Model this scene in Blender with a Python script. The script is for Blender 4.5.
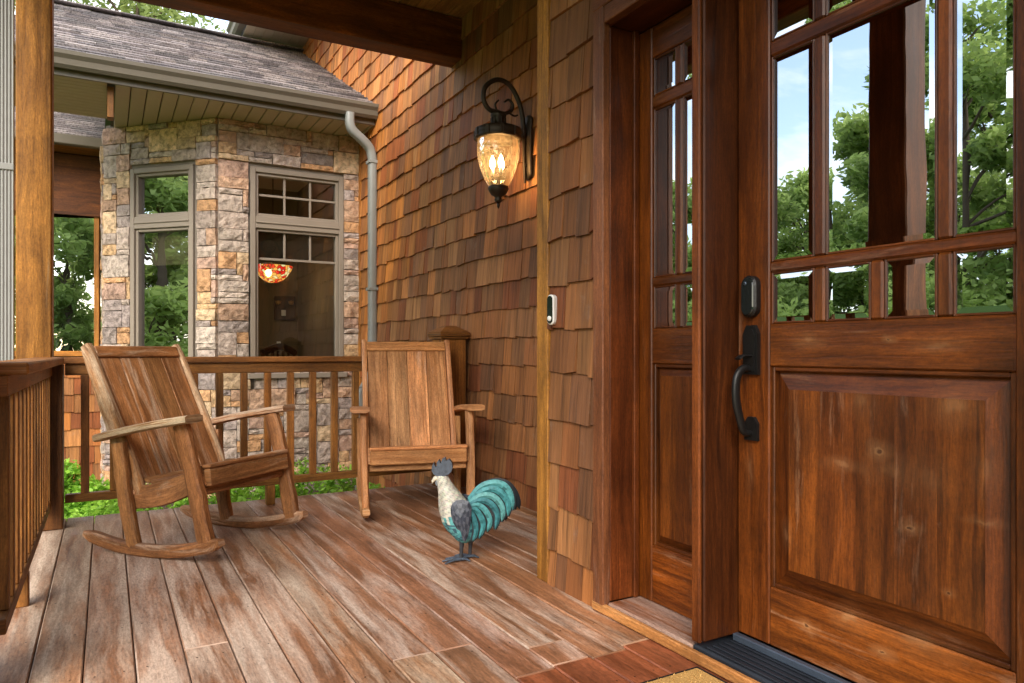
import bpy, math, random
import numpy as np
from mathutils import Vector, Matrix
random.seed(7); rng = np.random.default_rng(7)
R = math.radians; PI = math.pi
for o in list(bpy.data.objects): bpy.data.objects.remove(o)
C = bpy.context.scene.collection
scene = bpy.context.scene

# ------------------------------------------------------------------ mesh builder
class MB:
    def __init__(s): s.V=[]; s.F=[]; s.U=[]; s.K=[]; s.S=[]; s.M=[]
    def add(s, vs, fs, uvs=None, col=(1,1,1,0), smooth=False, mi=0):
        o=len(s.V); s.V.extend([tuple(v) for v in vs])
        for i,f in enumerate(fs):
            s.F.append([o+k for k in f]); s.S.append(smooth); s.M.append(mi)
            if uvs is None:
                for k in f: s.U.append((vs[k][0]+vs[k][1]*.7, vs[k][2]))
            elif callable(uvs):
                for k in f: s.U.append(uvs(i,k))
            else:
                for k in f: s.U.append(uvs[k])
            c = col[i] if isinstance(col,list) else col
            for k in f: s.K.append(c)
    def build(s, name, mat, parent=None):
        me=bpy.data.meshes.new(name); me.from_pydata(s.V,[],s.F)
        uv=me.uv_layers.new(name='UVMap'); uv.data.foreach_set('uv', np.array(s.U,dtype=np.float32).ravel())
        ca=me.color_attributes.new('Col','FLOAT_COLOR','CORNER'); ca.data.foreach_set('color', np.array(s.K,dtype=np.float32).ravel())
        me.polygons.foreach_set('use_smooth', s.S)
        mats = mat if isinstance(mat,(list,tuple)) else [mat]
        for m in mats: me.materials.append(m)
        if len(mats)>1: me.polygons.foreach_set('material_index', s.M)
        me.update()
        o=bpy.data.objects.new(name,me); C.objects.link(o)
        if parent is not None: o.parent=parent
        return o

def tone(lo=.8,hi=1.15,wear=0.0,tint=.04):
    t=random.uniform(lo,hi)
    return (t*(1+random.uniform(-tint,tint)), t*(1+random.uniform(-tint,tint)), t*(1+random.uniform(-tint,tint)), wear)

def box(mb, x0,x1,y0,y1,z0,z1, bev=.003, col=None, grain=None, M=None, wear=0., mi=0):
    c=((x0+x1)/2,(y0+y1)/2,(z0+z1)/2); h=(abs(x1-x0)/2,abs(y1-y0)/2,abs(z1-z0)/2)
    if grain is None: grain=h.index(max(h))
    b=min(bev,min(h)*.6)
    if col is None: col=tone(wear=wear)
    vs=[]; idx={}; fs=[]
    for sx in(-1,1):
        for sy in(-1,1):
            for sz in(-1,1):
                s=(sx,sy,sz)
                for a in range(3):
                    idx[(s,a)]=len(vs)
                    vs.append(tuple(s[k]*(h[k]-(0 if k==a else b)) for k in range(3)))
    axes=[]
    def orient(f,n):
        p=[Vector(vs[k]) for k in f]
        nn=(p[1]-p[0]).cross(p[2]-p[1])
        return f if nn.dot(n)>0 else f[::-1]
    for a in range(3):
        u,v=[k for k in range(3) if k!=a]
        for sg in(-1,1):
            f=[]
            for (p,q) in((-1,-1),(1,-1),(1,1),(-1,1)):
                s=[0,0,0]; s[a]=sg; s[u]=p; s[v]=q; f.append(idx[(tuple(s),a)])
            n=Vector((0,0,0)); n[a]=sg
            fs.append(orient(f,n)); axes.append(a)
    if b>0:
        for a in range(3):      # edges along axis a
            u,v=[k for k in range(3) if k!=a]
            for p in(-1,1):
                for q in(-1,1):
                    s1=[0,0,0]; s1[a]=-1; s1[u]=p; s1[v]=q; s2=list(s1); s2[a]=1
                    s1=tuple(s1); s2=tuple(s2)
                    n=Vector((0,0,0)); n[u]=p; n[v]=q
                    fs.append(orient([idx[(s1,u)],idx[(s2,u)],idx[(s2,v)],idx[(s1,v)]],n)); axes.append(u)
        for s in [(i,j,k) for i in(-1,1) for j in(-1,1) for k in(-1,1)]:
            fs.append(orient([idx[(s,0)],idx[(s,1)],idx[(s,2)]],Vector(s))); axes.append(0)
    ou,ov=random.uniform(0,40),random.uniform(0,40)
    uvs=[]
    for a in axes:
        if a==grain: uo=[k for k in range(3) if k!=a]; uvs.append((uo[0],uo[1],.15))
        else:
            o=[k for k in range(3) if k!=a and k!=grain][0]; uvs.append((grain,o,1))
    def uvf(i,k):
        g,o,sc=uvs[i]; return (vs[k][g]*sc+ou, vs[k][o]+ov)
    loc=[Vector(v)+Vector(c) for v in vs]
    if M is not None: loc=[M@v for v in loc]
    o=len(mb.V); mb.V.extend([tuple(v) for v in loc])
    for i,f in enumerate(fs):
        mb.F.append([o+k for k in f]); mb.S.append(False); mb.M.append(mi)
        for k in f: mb.U.append(uvf(i,k)); mb.K.append(col)

def sweep(mb, pts, sec, up=(0,0,1), n=12, sq=3.0, col=None, jit=0., cap=True, smooth=True, mi=0):
    """sweep a superellipse section; sec = list of (w,h) half sizes or a single one"""
    pts=[Vector(p) for p in pts]; m=len(pts)
    if not isinstance(sec[0],(tuple,list)): sec=[sec]*m
    if col is None: col=tone()
    vs=[]; uv=[]; L=0; ou,ov=random.uniform(0,40),random.uniform(0,40)
    up0=Vector(up)
    for i,p in enumerate(pts):
        t=(pts[min(i+1,m-1)]-pts[max(i-1,0)]).normalized()
        side=t.cross(up0)
        if side.length<1e-4: side=t.cross(Vector((0,1,0)))
        side.normalize(); upv=side.cross(t).normalized()
        if i: L+=(p-pts[i-1]).length
        w,h=sec[i]
        for k in range(n+1):
            a=2*PI*(k%n)/n+PI/n
            ca,sa=math.cos(a),math.sin(a)
            r=(abs(ca)**sq+abs(sa)**sq)**(-1/sq)
            jj=1+(random.uniform(-jit,jit) if (jit and k<n) else 0)
            if k==n: vs.append(vs[len(vs)-n]); 
            else: vs.append(p+side*(w*r*ca*jj)+upv*(h*r*sa*jj))
            uv.append((L+ou, k/n*2*(w+h)*2*.5*1.6+ov))
    fs=[]
    for i in range(m-1):
        for k in range(n):
            a=i*(n+1)+k; b=a+n+1
            fs.append([a,a+1,b+1,b])
    mb.add(vs,fs,uv,col,smooth,mi)
    if cap:
        for i,rev in((0,True),(m-1,False)):
            ring=[vs[i*(n+1)+k] for k in range(n)]
            u2=[uv[i*(n+1)+k] for k in range(n)]
            f=list(range(n)); 
            mb.add(ring,[f if not rev else f[::-1]],[(ou+ (r-pts[i]).x*.3, ov+(r-pts[i]).z) for r in ring],col,False,mi)

def lathe(mb, prof, c=(0,0,0), n=24, col=(1,1,1,0), smooth=True, axis='z', mi=0):
    vs=[];uv=[];fs=[]
    for i,(r,z) in enumerate(prof):
        for k in range(n):
            a=2*PI*k/n
            vs.append((c[0]+r*math.cos(a),c[1]+r*math.sin(a),c[2]+z)); uv.append((k/n,z))
    for i in range(len(prof)-1):
        for k in range(n):
            a=i*n+k;b=i*n+(k+1)%n
            fs.append([a,b,b+n,a+n])
    mb.add(vs,fs,uv,col,smooth,mi)

def extrude_profile(mb, prof, axis, a0, a1, col=(1,1,1,0), M=None):
    """prof: closed list of 2D points in the plane of the other two axes; extruded along axis"""
    n=len(prof); vs=[]
    for t in(a0,a1):
        for p in prof:
            v=[0,0,0]; o=[k for k in range(3) if k!=axis]; v[axis]=t; v[o[0]]=p[0]; v[o[1]]=p[1]
            vs.append(M@Vector(v) if M is not None else Vector(v))
    fs=[[k,(k+1)%n,n+(k+1)%n,n+k] for k in range(n)]+[list(range(n))[::-1],[n+k for k in range(n)]]
    ou=random.uniform(0,30)
    uv=[( (v.x if axis==0 else v.y if axis==1 else v.z)+ou, (v.x+v.y+v.z-(v.x if axis==0 else v.y if axis==1 else v.z))) for v in vs]
    mb.add(vs,fs,uv,col)

def catmull(P, k=6):
    P=[Vector(p) for p in P]; out=[]
    for i in range(len(P)-1):
        p0=P[max(i-1,0)];p1=P[i];p2=P[i+1];p3=P[min(i+2,len(P)-1)]
        for j in range(k):
            t=j/k
            out.append(.5*((2*p1)+(-p0+p2)*t+(2*p0-5*p1+4*p2-p3)*t*t+(-p0+3*p1-3*p2+p3)*t**3))
    out.append(P[-1]); return out

def lerp(a,b,t): return a+(b-a)*t
def interp(x, xs, ys):
    return float(np.interp(x,xs,ys))

def tag(o, label=None, cat=None, group=None, kind=None):
    if label: o['label']=label
    if cat: o['category']=cat
    if group: o['group']=group
    if kind: o['kind']=kind
    return o
def empty(name, loc=(0,0,0), rz=0):
    o=bpy.data.objects.new(name,None); C.objects.link(o); o.location=loc; o.rotation_euler=(0,0,rz); o.empty_display_size=.1
    return o

# ------------------------------------------------------------------ materials
def nmat(name):
    m=bpy.data.materials.new(name); m.use_nodes=True; nt=m.node_tree
    for n in list(nt.nodes): nt.nodes.remove(n)
    return m,nt
class NT:
    def __init__(s,nt): s.t=nt
    def n(s,typ,**kw):
        nd=s.t.nodes.new(typ)
        ins=kw.pop('i',{})
        for k,v in kw.items(): setattr(nd,k,v)
        for k,v in ins.items():
            if hasattr(v,'is_linked') or isinstance(v,bpy.types.NodeSocket): s.t.links.new(v,nd.inputs[k])
            else: nd.inputs[k].default_value=v
        return nd
    def noise(s,vec,scale,detail=5,rough=.55,dist=0.):
        return s.n('ShaderNodeTexNoise',i={'Vector':vec,'Scale':scale,'Detail':detail,'Roughness':rough,'Distortion':dist}).outputs['Fac']
    def mapping(s,vec,sc=(1,1,1),loc=(0,0,0)):
        return s.n('ShaderNodeMapping',i={'Vector':vec,'Scale':sc,'Location':loc}).outputs[0]
    def ramp(s,fac,stops,interp='LINEAR'):
        nd=s.n('ShaderNodeValToRGB',i={'Fac':fac}); cr=nd.color_ramp; cr.interpolation=interp
        while len(cr.elements)<len(stops): cr.elements.new(.5)
        for e,(p,c) in zip(cr.elements,stops):
            e.position=p; e.color=(c,c,c,1) if not hasattr(c,'__len__') else (*c[:3],1)
        return nd.outputs[0]
    def mix(s,fac,a,b,blend='MIX'):
        nd=s.n('ShaderNodeMix',data_type='RGBA',blend_type=blend)
        for k,v in((0,fac),(6,a),(7,b)):
            if isinstance(v,bpy.types.NodeSocket): s.t.links.new(v,nd.inputs[k])
            elif k==0: nd.inputs[0].default_value=v
            else: nd.inputs[k].default_value=(*v[:3],1)
        return nd.outputs[2]
    def math(s,op,a,b=0.,clamp=False):
        nd=s.n('ShaderNodeMath',operation=op,use_clamp=clamp)
        for k,v in((0,a),(1,b)):
            if isinstance(v,bpy.types.NodeSocket): s.t.links.new(v,nd.inputs[k])
            else: nd.inputs[k].default_value=v
        return nd.outputs[0]
    def bsdf(s,col,rough=.6,bump=None,bstr=.3,bdist=.01,spec=.4,metal=0.,**kw):
        p=s.n('ShaderNodeBsdfPrincipled')
        for k,v in(('Base Color',col),('Roughness',rough),('Specular IOR Level',spec),('Metallic',metal)):
            if isinstance(v,bpy.types.NodeSocket): s.t.links.new(v,p.inputs[k])
            elif k=='Base Color': p.inputs[k].default_value=(*v[:3],1)
            else: p.inputs[k].default_value=v
        for k,v in kw.items():
            p.inputs[k.replace('_',' ')].default_value=v
        if bump is not None:
            b=s.n('ShaderNodeBump',i={'Strength':bstr,'Distance':bdist,'Height':bump})
            s.t.links.new(b.outputs[0],p.inputs['Normal'])
        return p
    def out(s,sh):
        o=s.n('ShaderNodeOutputMaterial'); s.t.links.new(sh.outputs[0] if hasattr(sh,'outputs') else sh,o.inputs[0])

def wood(name, dark, light, wearc=(.4,.34,.3), wear=.2, rough=.55, fine=55., bump=.35, knots=.5, spec=.35, wscale=2.2, scuff=0., pale=0., spots=(), sat=1.08, val=1.10, hue=.4965):
    m,nt=nmat(name); t=NT(nt)
    uv=t.n('ShaderNodeTexCoord').outputs['UV']; ob=t.n('ShaderNodeTexCoord').outputs['Object']
    at=t.n('ShaderNodeAttribute',attribute_name='Col')
    warp=t.noise(t.mapping(uv,(1.2,5,1)),1.0,3)
    wv=t.n('ShaderNodeVectorMath',operation='MULTIPLY_ADD',i={0:t.n('ShaderNodeCombineXYZ',i={'X':warp,'Y':warp}).outputs[0],1:(.0,.10,0),2:uv}).outputs[0]
    g1=t.noise(t.mapping(wv,(1.6,fine,1)),1.,6,.65)
    g2=t.noise(t.mapping(wv,(.9,fine*.28,1)),1.,4,.6,.4)
    g3=t.noise(t.mapping(uv,(6,fine*3.5,1)),1.,2,.5)
    gr=t.math('ADD',t.math('MULTIPLY',g1,.45),t.math('ADD',t.math('MULTIPLY',g2,.4),t.math('MULTIPLY',g3,.15)))
    col=t.ramp(gr,[(.37,dark),(.5,[lerp(a,b,.5) for a,b in zip(dark,light)]),(.62,light)])
    ch=t.noise(t.mapping(wv,(2.2,9,1)),1.,5,.65,.6)
    col=t.mix(1.,col,t.ramp(ch,[(.32,.55),(.5,1.),(.7,1.45)]),'MULTIPLY')
    st=t.noise(t.mapping(wv,(.7,fine*.9,1)),1.,3,.5)
    col=t.mix(t.ramp(st,[(.58,0.),(.68,.55)]),col,[d*.5 for d in dark])
    # knots
    vor=t.n('ShaderNodeTexVoronoi',feature='F1',i={'Vector':t.mapping(wv,(1.6,5.5,1)),'Scale':1.0})
    kn=t.ramp(vor.outputs['Distance'],[(.05,1.),(.11,.35),(.2,0.)])
    pick=t.ramp(t.n('ShaderNodeSeparateColor',i={0:vor.outputs['Color']}).outputs[0],[(.55,0.),(.6,1.)])
    kf=t.math('MULTIPLY',t.math('MULTIPLY',kn,pick),knots)
    col=t.mix(kf,col,[d*.35 for d in dark])
    # blotch
    bl=t.noise(t.mapping(ob,(1,1,1)),1.7,4,.6)
    col=t.mix(t.ramp(bl,[(.4,0.),(.68,.6)]),col,[d*.85 for d in dark])
    # wear to bare grey wood
    wn=t.noise(t.mapping(wv,(wscale*.7,wscale*6.5,1)),1.,7,.68,.3)
    wsum=t.math('ADD',t.math('ADD',wn,t.math('MULTIPLY',g1,.25)),at.outputs['Alpha'])
    wf=t.ramp(wsum,[(.92-wear,0.),(1.12-wear,1.)])
    wc=t.mix(g1,[c*.55 for c in wearc],[min(1,c*1.3) for c in wearc])
    col=t.mix(t.math('MULTIPLY',wf,.85),col,wc)
    if scuff>0:
        sc=t.noise(t.mapping(uv,(14,14,1)),1.,8,.75)
        col=t.mix(t.ramp(sc,[(.62,0.),(.72,scuff)]),col,wearc)
    mg=t.noise(t.mapping(uv,(30,fine*5,1)),1.,3,.7); mg2=t.noise(t.mapping(uv,(90,110,1)),1.,4,.8)
    col=t.mix(1.,col,t.ramp(mg,[(.35,.72),(.5,1.),(.68,1.22)]),'MULTIPLY')
    col=t.mix(1.,col,t.ramp(mg2,[(.34,.78),(.5,1.),(.7,1.15)]),'MULTIPLY')
    if pale>0:
        pv=t.n('ShaderNodeTexVoronoi',feature='F1',i={'Vector':t.n('ShaderNodeVectorMath',operation='MULTIPLY_ADD',i={0:t.n('ShaderNodeTexNoise',i={'Vector':uv,'Scale':9.,'Detail':4.}).outputs['Color'],1:(.09,.09,0),2:uv}).outputs[0],'Scale':4.2})
        sel=t.ramp(t.n('ShaderNodeSeparateColor',i={0:pv.outputs['Color']}).outputs[1],[(.60,0.),(.66,1.)])
        pf_=t.math('MULTIPLY',t.math('MULTIPLY',t.ramp(pv.outputs['Distance'],[(.06,1.),(.14,.45),(.30,0.)]),sel),pale)
        col=t.mix(pf_,col,wearc)
        pd=t.math('MULTIPLY',t.ramp(pv.outputs['Distance'],[(.015,1.),(.03,0.)]),t.math('MULTIPLY',sel,.8))
        col=t.mix(pd,col,[d*.6 for d in dark])
    for (sy,sz,ry,rz,am) in spots:
        sp=t.n('ShaderNodeVectorMath',operation='MULTIPLY_ADD',i={0:t.n('ShaderNodeTexNoise',i={'Vector':ob,'Scale':22.,'Detail':4.}).outputs['Color'],1:(0,.03,.04),2:ob}).outputs[0]
        dv=t.n('ShaderNodeVectorMath',operation='LENGTH',i={0:t.mapping(sp,(0,1/ry,1/rz),(0,-(sy+.015)/ry,-(sz+.02)/rz))}).outputs['Value']
        col=t.mix(t.math('MULTIPLY',t.ramp(dv,[(.10,1.),(.26,.35),(.8,0.)]),t.math('MULTIPLY',t.ramp(g2,[(.35,.45),(.6,1.)]),am*.8)),col,(.38,.21,.105))
        if am>.75: col=t.mix(t.math('MULTIPLY',t.ramp(dv,[(.08,1.),(.16,0.)]),.8),col,[d*.7 for d in dark])
    col=t.mix(1.,col,at.outputs['Color'],'MULTIPLY')
    col=t.n('ShaderNodeHueSaturation',i={'Hue':hue,'Saturation':sat,'Value':val,'Fac':1.,'Color':col}).outputs[0]
    rg=t.math('ADD',t.math('MULTIPLY',wf,.25),t.math('ADD',rough-.12,t.math('MULTIPLY',g2,.25)))
    p=t.bsdf(col,rg,t.math('SUBTRACT',gr,t.math('MULTIPLY',kf,.3)),bump,.008,spec)
    t.out(p); return m

def plain(name,col,rough=.5,metal=0.,bump=0.,bscale=60.,var=.15,spec=.4,useattr=False):
    m,nt=nmat(name); t=NT(nt)
    ob=t.n('ShaderNodeTexCoord').outputs['Object']
    nz=t.noise(ob,7.,6,.6); n2=t.noise(ob,bscale,4,.6)
    c=t.mix(nz,[x*(1-var) for x in col],[min(1,x*(1+var)) for x in col])
    c=t.mix(t.math('MULTIPLY',n2,.35),c,[x*.7 for x in col])
    if useattr:
        at=t.n('ShaderNodeAttribute',attribute_name='Col'); c=t.mix(1.,c,at.outputs['Color'],'MULTIPLY')
    p=t.bsdf(c,t.math('ADD',rough-.08,t.math('MULTIPLY',nz,.16)),n2 if bump else None,bump,.004,spec,metal)
    t.out(p); return m

def attr_mat(name, rough=.75, nscale=18., amt=.5, bump=.5, grain=False, spec=.25, bdist=.01):
    """base colour from the Col attribute, broken up by noise"""
    m,nt=nmat(name); t=NT(nt)
    at=t.n('ShaderNodeAttribute',attribute_name='Col'); tc=t.n('ShaderNodeTexCoord')
    if grain:
        uv=tc.outputs['UV']
        n1=t.noise(t.mapping(uv,(2.2,70,1)),1.,5,.65); n2=t.noise(t.mapping(uv,(1.2,16,1)),1.,4,.6)
        n=t.math('ADD',t.math('MULTIPLY',n1,.5),t.math('MULTIPLY',n2,.5))
        big=t.noise(tc.outputs['Object'],.9,3,.6)
    else:
        n=t.noise(tc.outputs['Object'],nscale,8,.68); big=t.noise(tc.outputs['Object'],2.,4,.6)
    f=t.ramp(n,[(.38,1-amt),(.5,1.),(.62,1+amt*.6)])
    c=t.mix(1.,at.outputs['Color'],f,'MULTIPLY')
    c=t.mix(1.,c,t.ramp(big,[(.3,.72),(.7,1.2)]),'MULTIPLY')
    if grain:   # weather streaks darkening the butt ends
        gz=t.n('ShaderNodeSeparateXYZ',i={0:tc.outputs['UV']}).outputs[0]
        st=t.noise(t.mapping(tc.outputs['UV'],(4,30,1)),1.,4,.7)
        c=t.mix(t.ramp(st,[(.55,0.),(.75,.55)]),c,(.07,.045,.035))
        c=t.mix(t.ramp(t.noise(tc.outputs['UV'],3.5,6,.7),[(.6,0.),(.8,.45)]),c,(.28,.24,.2))
    c=t.n('ShaderNodeHueSaturation',i={'Hue':.497 if grain else .5,'Saturation':1.06 if grain else 1.,'Value':1.05 if grain else 1.,'Fac':1.,'Color':c}).outputs[0]
    p=t.bsdf(c,rough,n,bump,bdist,spec); t.out(p); return m

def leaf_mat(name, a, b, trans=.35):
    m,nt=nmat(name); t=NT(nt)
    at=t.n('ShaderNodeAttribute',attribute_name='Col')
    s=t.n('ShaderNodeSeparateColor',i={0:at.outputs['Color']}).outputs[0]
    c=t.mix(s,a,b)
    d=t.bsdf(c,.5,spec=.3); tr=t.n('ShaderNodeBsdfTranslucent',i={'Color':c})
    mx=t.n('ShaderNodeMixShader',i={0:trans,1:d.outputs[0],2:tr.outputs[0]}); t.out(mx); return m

def glass_mat(name, refl=.3, tint=(.8,.85,.85), rough=0., wav=.0, fres=1.5):
    m,nt=nmat(name); t=NT(nt)
    fr=t.n('ShaderNodeFresnel',i={'IOR':fres})
    fac=t.math('ADD',t.math('MULTIPLY',fr.outputs[0],1-refl),refl,True)
    tr=t.n('ShaderNodeBsdfTransparent',i={'Color':(*tint,1)})
    g=t.n('ShaderNodeBsdfGlossy',i={'Color':(.95,.97,1,1),'Roughness':rough})
    if wav>0:
        b=t.n('ShaderNodeBump',i={'Strength':wav,'Distance':.02,'Height':t.noise(t.n('ShaderNodeTexCoord').outputs['Object'],3.,2)})
        nt.links.new(b.outputs[0],g.inputs['Normal'])
    mx=t.n('ShaderNodeMixShader',i={0:fac,1:tr.outputs[0],2:g.outputs[0]}); t.out(mx); return m

def emit_mat(name,col,s):
    m,nt=nmat(name); t=NT(nt)
    e=t.n('ShaderNodeEmission',i={'Color':(*col,1),'Strength':s}); t.out(e); return m

W={}
def door_spot(u,v,ru,rv,am):
    TH_=math.atan(405/720); xc=(u-512)/720; X=xc*math.cos(TH_)+math.sin(TH_); Y=-xc*math.sin(TH_)+math.cos(TH_); d=1.806/X
    return (Y*d, 1-(v-351)/720*d, ru*d/720*1.7, rv*d/720, am)
SPOTS=[door_spot(*q) for q in ((880,450,14,17,.85),(842,465,24,14,.5),(911,527,13,13,.85),(785,535,8,26,.6),(955,405,30,40,.40),(985,522,24,9,.5),(890,470,30,30,.3),(930,480,26,50,.25),(948,592,8,8,.8),(808,626,14,12,.85),(850,617,22,24,.6),(884,652,14,12,.85),(920,640,50,30,.4),(810,341,18,14,.55),(891,339,8,8,.8),(940,345,30,14,.45),(752,470,6,40,.35),(985,470,14,50,.35),(860,400,20,30,.25))]
W['door']=wood('door_wood',(.05,.013,.004),(.22,.068,.019),(.33,.195,.12),.16,.42,40,.5,.9,.35,2.2,.16,.0,SPOTS,1.06,.9,.499)
W['casing']=wood('casing_wood',(.10,.032,.012),(.28,.105,.04),(.36,.25,.19),.2,.5,60,.4,.3,sat=1.02,hue=.5)
W['jamb']=wood('jamb_wood',(.045,.013,.005),(.15,.05,.018),(.3,.18,.12),.05,.5,45,.2,.5,.2)
W['timber']=wood('timber_wood',(.17,.066,.013),(.48,.215,.05),(.4,.3,.2),.10,.6,28,.8,.8,sat=1.02,hue=.498)
W['trim']=wood('trim_wood',(.2,.078,.015),(.5,.225,.045),(.4,.3,.2),.12,.6,50,.4,.5,sat=1.02,hue=.498,val=1.0)
W['rail']=wood('railing_wood',(.10,.043,.013),(.30,.145,.048),(.32,.24,.17),.14,.55,50,.4,.5)
W['beam']=wood('beam_wood',(.06,.02,.006),(.24,.09,.028),(.3,.2,.12),.05,.6,25,.5,.8)
W['chair_dark']=wood('weathered_chair_wood',(.13,.052,.02),(.42,.20,.088),(.48,.36,.26),.24,.6,42,.7,1.,.3,3.,.2,.3,sat=1.05,hue=.5,val=1.15)
W['chair_light']=wood('honey_chair_wood',(.26,.11,.042),(.62,.345,.17),(.55,.42,.32),.16,.55,42,.5,.9,.3,3.,.1)
W['deck']=wood('deck_wood',(.17,.075,.034),(.36,.185,.10),(.52,.42,.33),.37,.46,26,.4,.8,.45,1.4,.2,sat=1.02,val=1.06,hue=.5)
W['ceil']=wood('ceiling_wood',(.3,.15,.06),(.55,.32,.16),(.4,.3,.2),.05,.5,40,.2,.5)
W['step']=wood('step_wood',(.3,.13,.03),(.5,.26,.08),(.45,.3,.18),.15,.6,40,.3,.3,sat=1.0,hue=.498)
M={}
M['cedar']=attr_mat('cedar_shingle',.66,18,.5,.8,True,.3,.01)
M['stone']=attr_mat('ledge_stone',.85,20,.42,1.,False,.2,.03)
M['groove']=plain('groove_shadow',(.1,.085,.06),.8)
M['mortar']=plain('mortar',(.2,.17,.14),.9,0,.5,80)
M['asphalt']=attr_mat('asphalt_shingle',.9,70,.6,.6,False,.15,.006)
M['taupe']=plain('taupe_metal',(.145,.125,.095),.45,.0,.05,30,.06)
M['soffit']=plain('soffit_vinyl',(.50,.43,.31),.55,0,.05,30,.08)
M['downpipe']=plain('downpipe_metal',(.25,.26,.25),.4,0,.05,20,.08)
M['downpipe_l']=plain('pale_downpipe_metal',(.30,.30,.29),.4,0,.05,20,.06)
M['winframe']=plain('window_frame_paint',(.27,.225,.18),.5,0,.05,40,.06)
M['black']=plain('black_iron',(.012,.011,.011),.42,.4,.15,90,.3,.5)
M['bronze']=plain('bronze_iron',(.045,.033,.024),.5,.5,.25,70,.4,.5)
M['white_pl']=plain('white_plastic',(.75,.75,.72),.35,0,0,30,.03)
M['blackglass']=plain('black_gloss',(.008,.012,.012),.08,0,0,30,.1,.6)
M['threshold']=plain('threshold_rubber',(.018,.022,.03),.5,.2,.3,40,.5)
M['thstrip']=plain('threshold_metal',(.10,.13,.18),.4,.6,.2,40,.3)
M['coir']=plain('coir',(.42,.24,.075),.95,0,1.,130,.4,.1)
M['coir_d']=plain('coir_border',(.02,.017,.015),.9,0,.6,100,.3,.1)
M['room']=plain('room_paint',(.15,.115,.06),.8,0,.05,30,.08)
M['roomceil']=plain('room_ceiling_paint',(.6,.5,.34),.8,0,.05,30,.05)
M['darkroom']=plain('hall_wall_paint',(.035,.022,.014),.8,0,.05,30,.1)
M['shade']=plain('shade_fabric',(.8,.66,.42),.9,0,.3,120,.08)
M['valance']=plain('valance_fabric',(.16,.12,.08),.9,0,.3,120,.15)
M['darkwood']=plain('dark_varnished_wood',(.03,.015,.008),.4,0,.1,40,.2)
M['paintframe']=plain('dark_picture_frame',(.02,.015,.01),.3,0,0,40,.2)
M['glass_door']=glass_mat('bevelled_glass',.5,(.3,.27,.23),0.,.025)
M['glass_win']=glass_mat('window_glass',.10,(.85,.88,.85),0.,.04)
M['glass_refl']=glass_mat('reflective_window_glass',.55,(.6,.62,.58),0.,.05)
M['bulb']=emit_mat('bulb_glow',(1,.66,.3),45)
M['grass_ground']=None
# ------------------------------------------------------------------ camera
TH=math.atan(405/720)
cam=bpy.data.cameras.new('camera'); camo=bpy.data.objects.new('camera',cam); C.objects.link(camo)
camo.location=(0,0,1.0); camo.rotation_euler=(PI/2,0,-TH)
cam.sensor_width=36; cam.lens=720/1024*36; cam.shift_y=9.5/1024; cam.clip_end=1000; cam.clip_start=.02
scene.camera=camo

# ------------------------------------------------------------------ world, sun
SUN_EL=R(37); SUN_AZ=math.atan2(-.80,-.60)   # direction towards the sun: (x,y) = (-.8,-.6)
sd=Vector((-.62*math.cos(SUN_EL),-.785*math.cos(SUN_EL),math.sin(SUN_EL)))
wd=bpy.data.worlds.new('World'); scene.world=wd; wd.use_nodes=True
nt=wd.node_tree
for n in list(nt.nodes): nt.nodes.remove(n)
t=NT(nt)
sky=t.n('ShaderNodeTexSky'); sky.sky_type='NISHITA'; sky.sun_disc=False; sky.sun_elevation=SUN_EL
sky.sun_rotation=math.atan2(sd.x,sd.y); sky.air_density=1.; sky.dust_density=1.2; sky.ozone_density=1.
gen=t.n('ShaderNodeTexCoord').outputs['Generated']
cl=t.noise(t.mapping(gen,(1.6,1.6,3.4),(.3,.1,0)),1.5,9,.6,.2)
cf=t.ramp(cl,[(.42,.08),(.60,.85)])
skc=t.mix(cf,sky.outputs[0],(5.2,4.95,4.5))
bg=t.n('ShaderNodeBackground',i={'Color':skc,'Strength':.62})
o=t.n('ShaderNodeOutputWorld'); nt.links.new(bg.outputs[0],o.inputs[0])
sl=bpy.data.lights.new('sun','SUN'); sl.energy=4.3; sl.angle=R(38); sl.color=(1,.9,.76)
so=bpy.data.objects.new('sun',sl); C.objects.link(so); so.rotation_euler=sd.to_track_quat('Z','Y').to_euler(); so.location=(-6,-5,8)

# ------------------------------------------------------------------ ground
m,nt=nmat('lawn_grass'); t=NT(nt); ob=t.n('ShaderNodeTexCoord').outputs['Object']
c=t.mix(t.noise(ob,.35,5),(.05,.11,.02),(.13,.22,.05)); c=t.mix(t.ramp(t.noise(ob,45,5,.7),[(.4,0.),(.7,.7)]),c,(.035,.06,.015))
t.out(t.bsdf(c,.9,t.noise(ob,60,5),.8,.03,.2)); M['lawn']=m
mb=MB(); mb.add([(-300,-300,-.5),(300,-300,-.5),(300,300,-.5),(-300,300,-.5)],[[0,1,2,3]])
tag(mb.build('lawn',M['lawn']),kind='structure')
def mulch():
    mb=MB(); n=26
    xs=np.linspace(-3,2.3,n); ys=np.linspace(5.15,8.3,16)
    vs=[(x,y,-.43+random.uniform(-.02,.02)) for y in ys for x in xs]
    fs=[[j*n+i,j*n+i+1,(j+1)*n+i+1,(j+1)*n+i] for j in range(15) for i in range(n-1)]
    mb.add(vs,fs,smooth=True)
    return mb.build('planting_bed',plain('bark_mulch',(.06,.04,.025),.95,0,1.,40,.5))
tag(mulch(),kind='structure')

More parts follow.
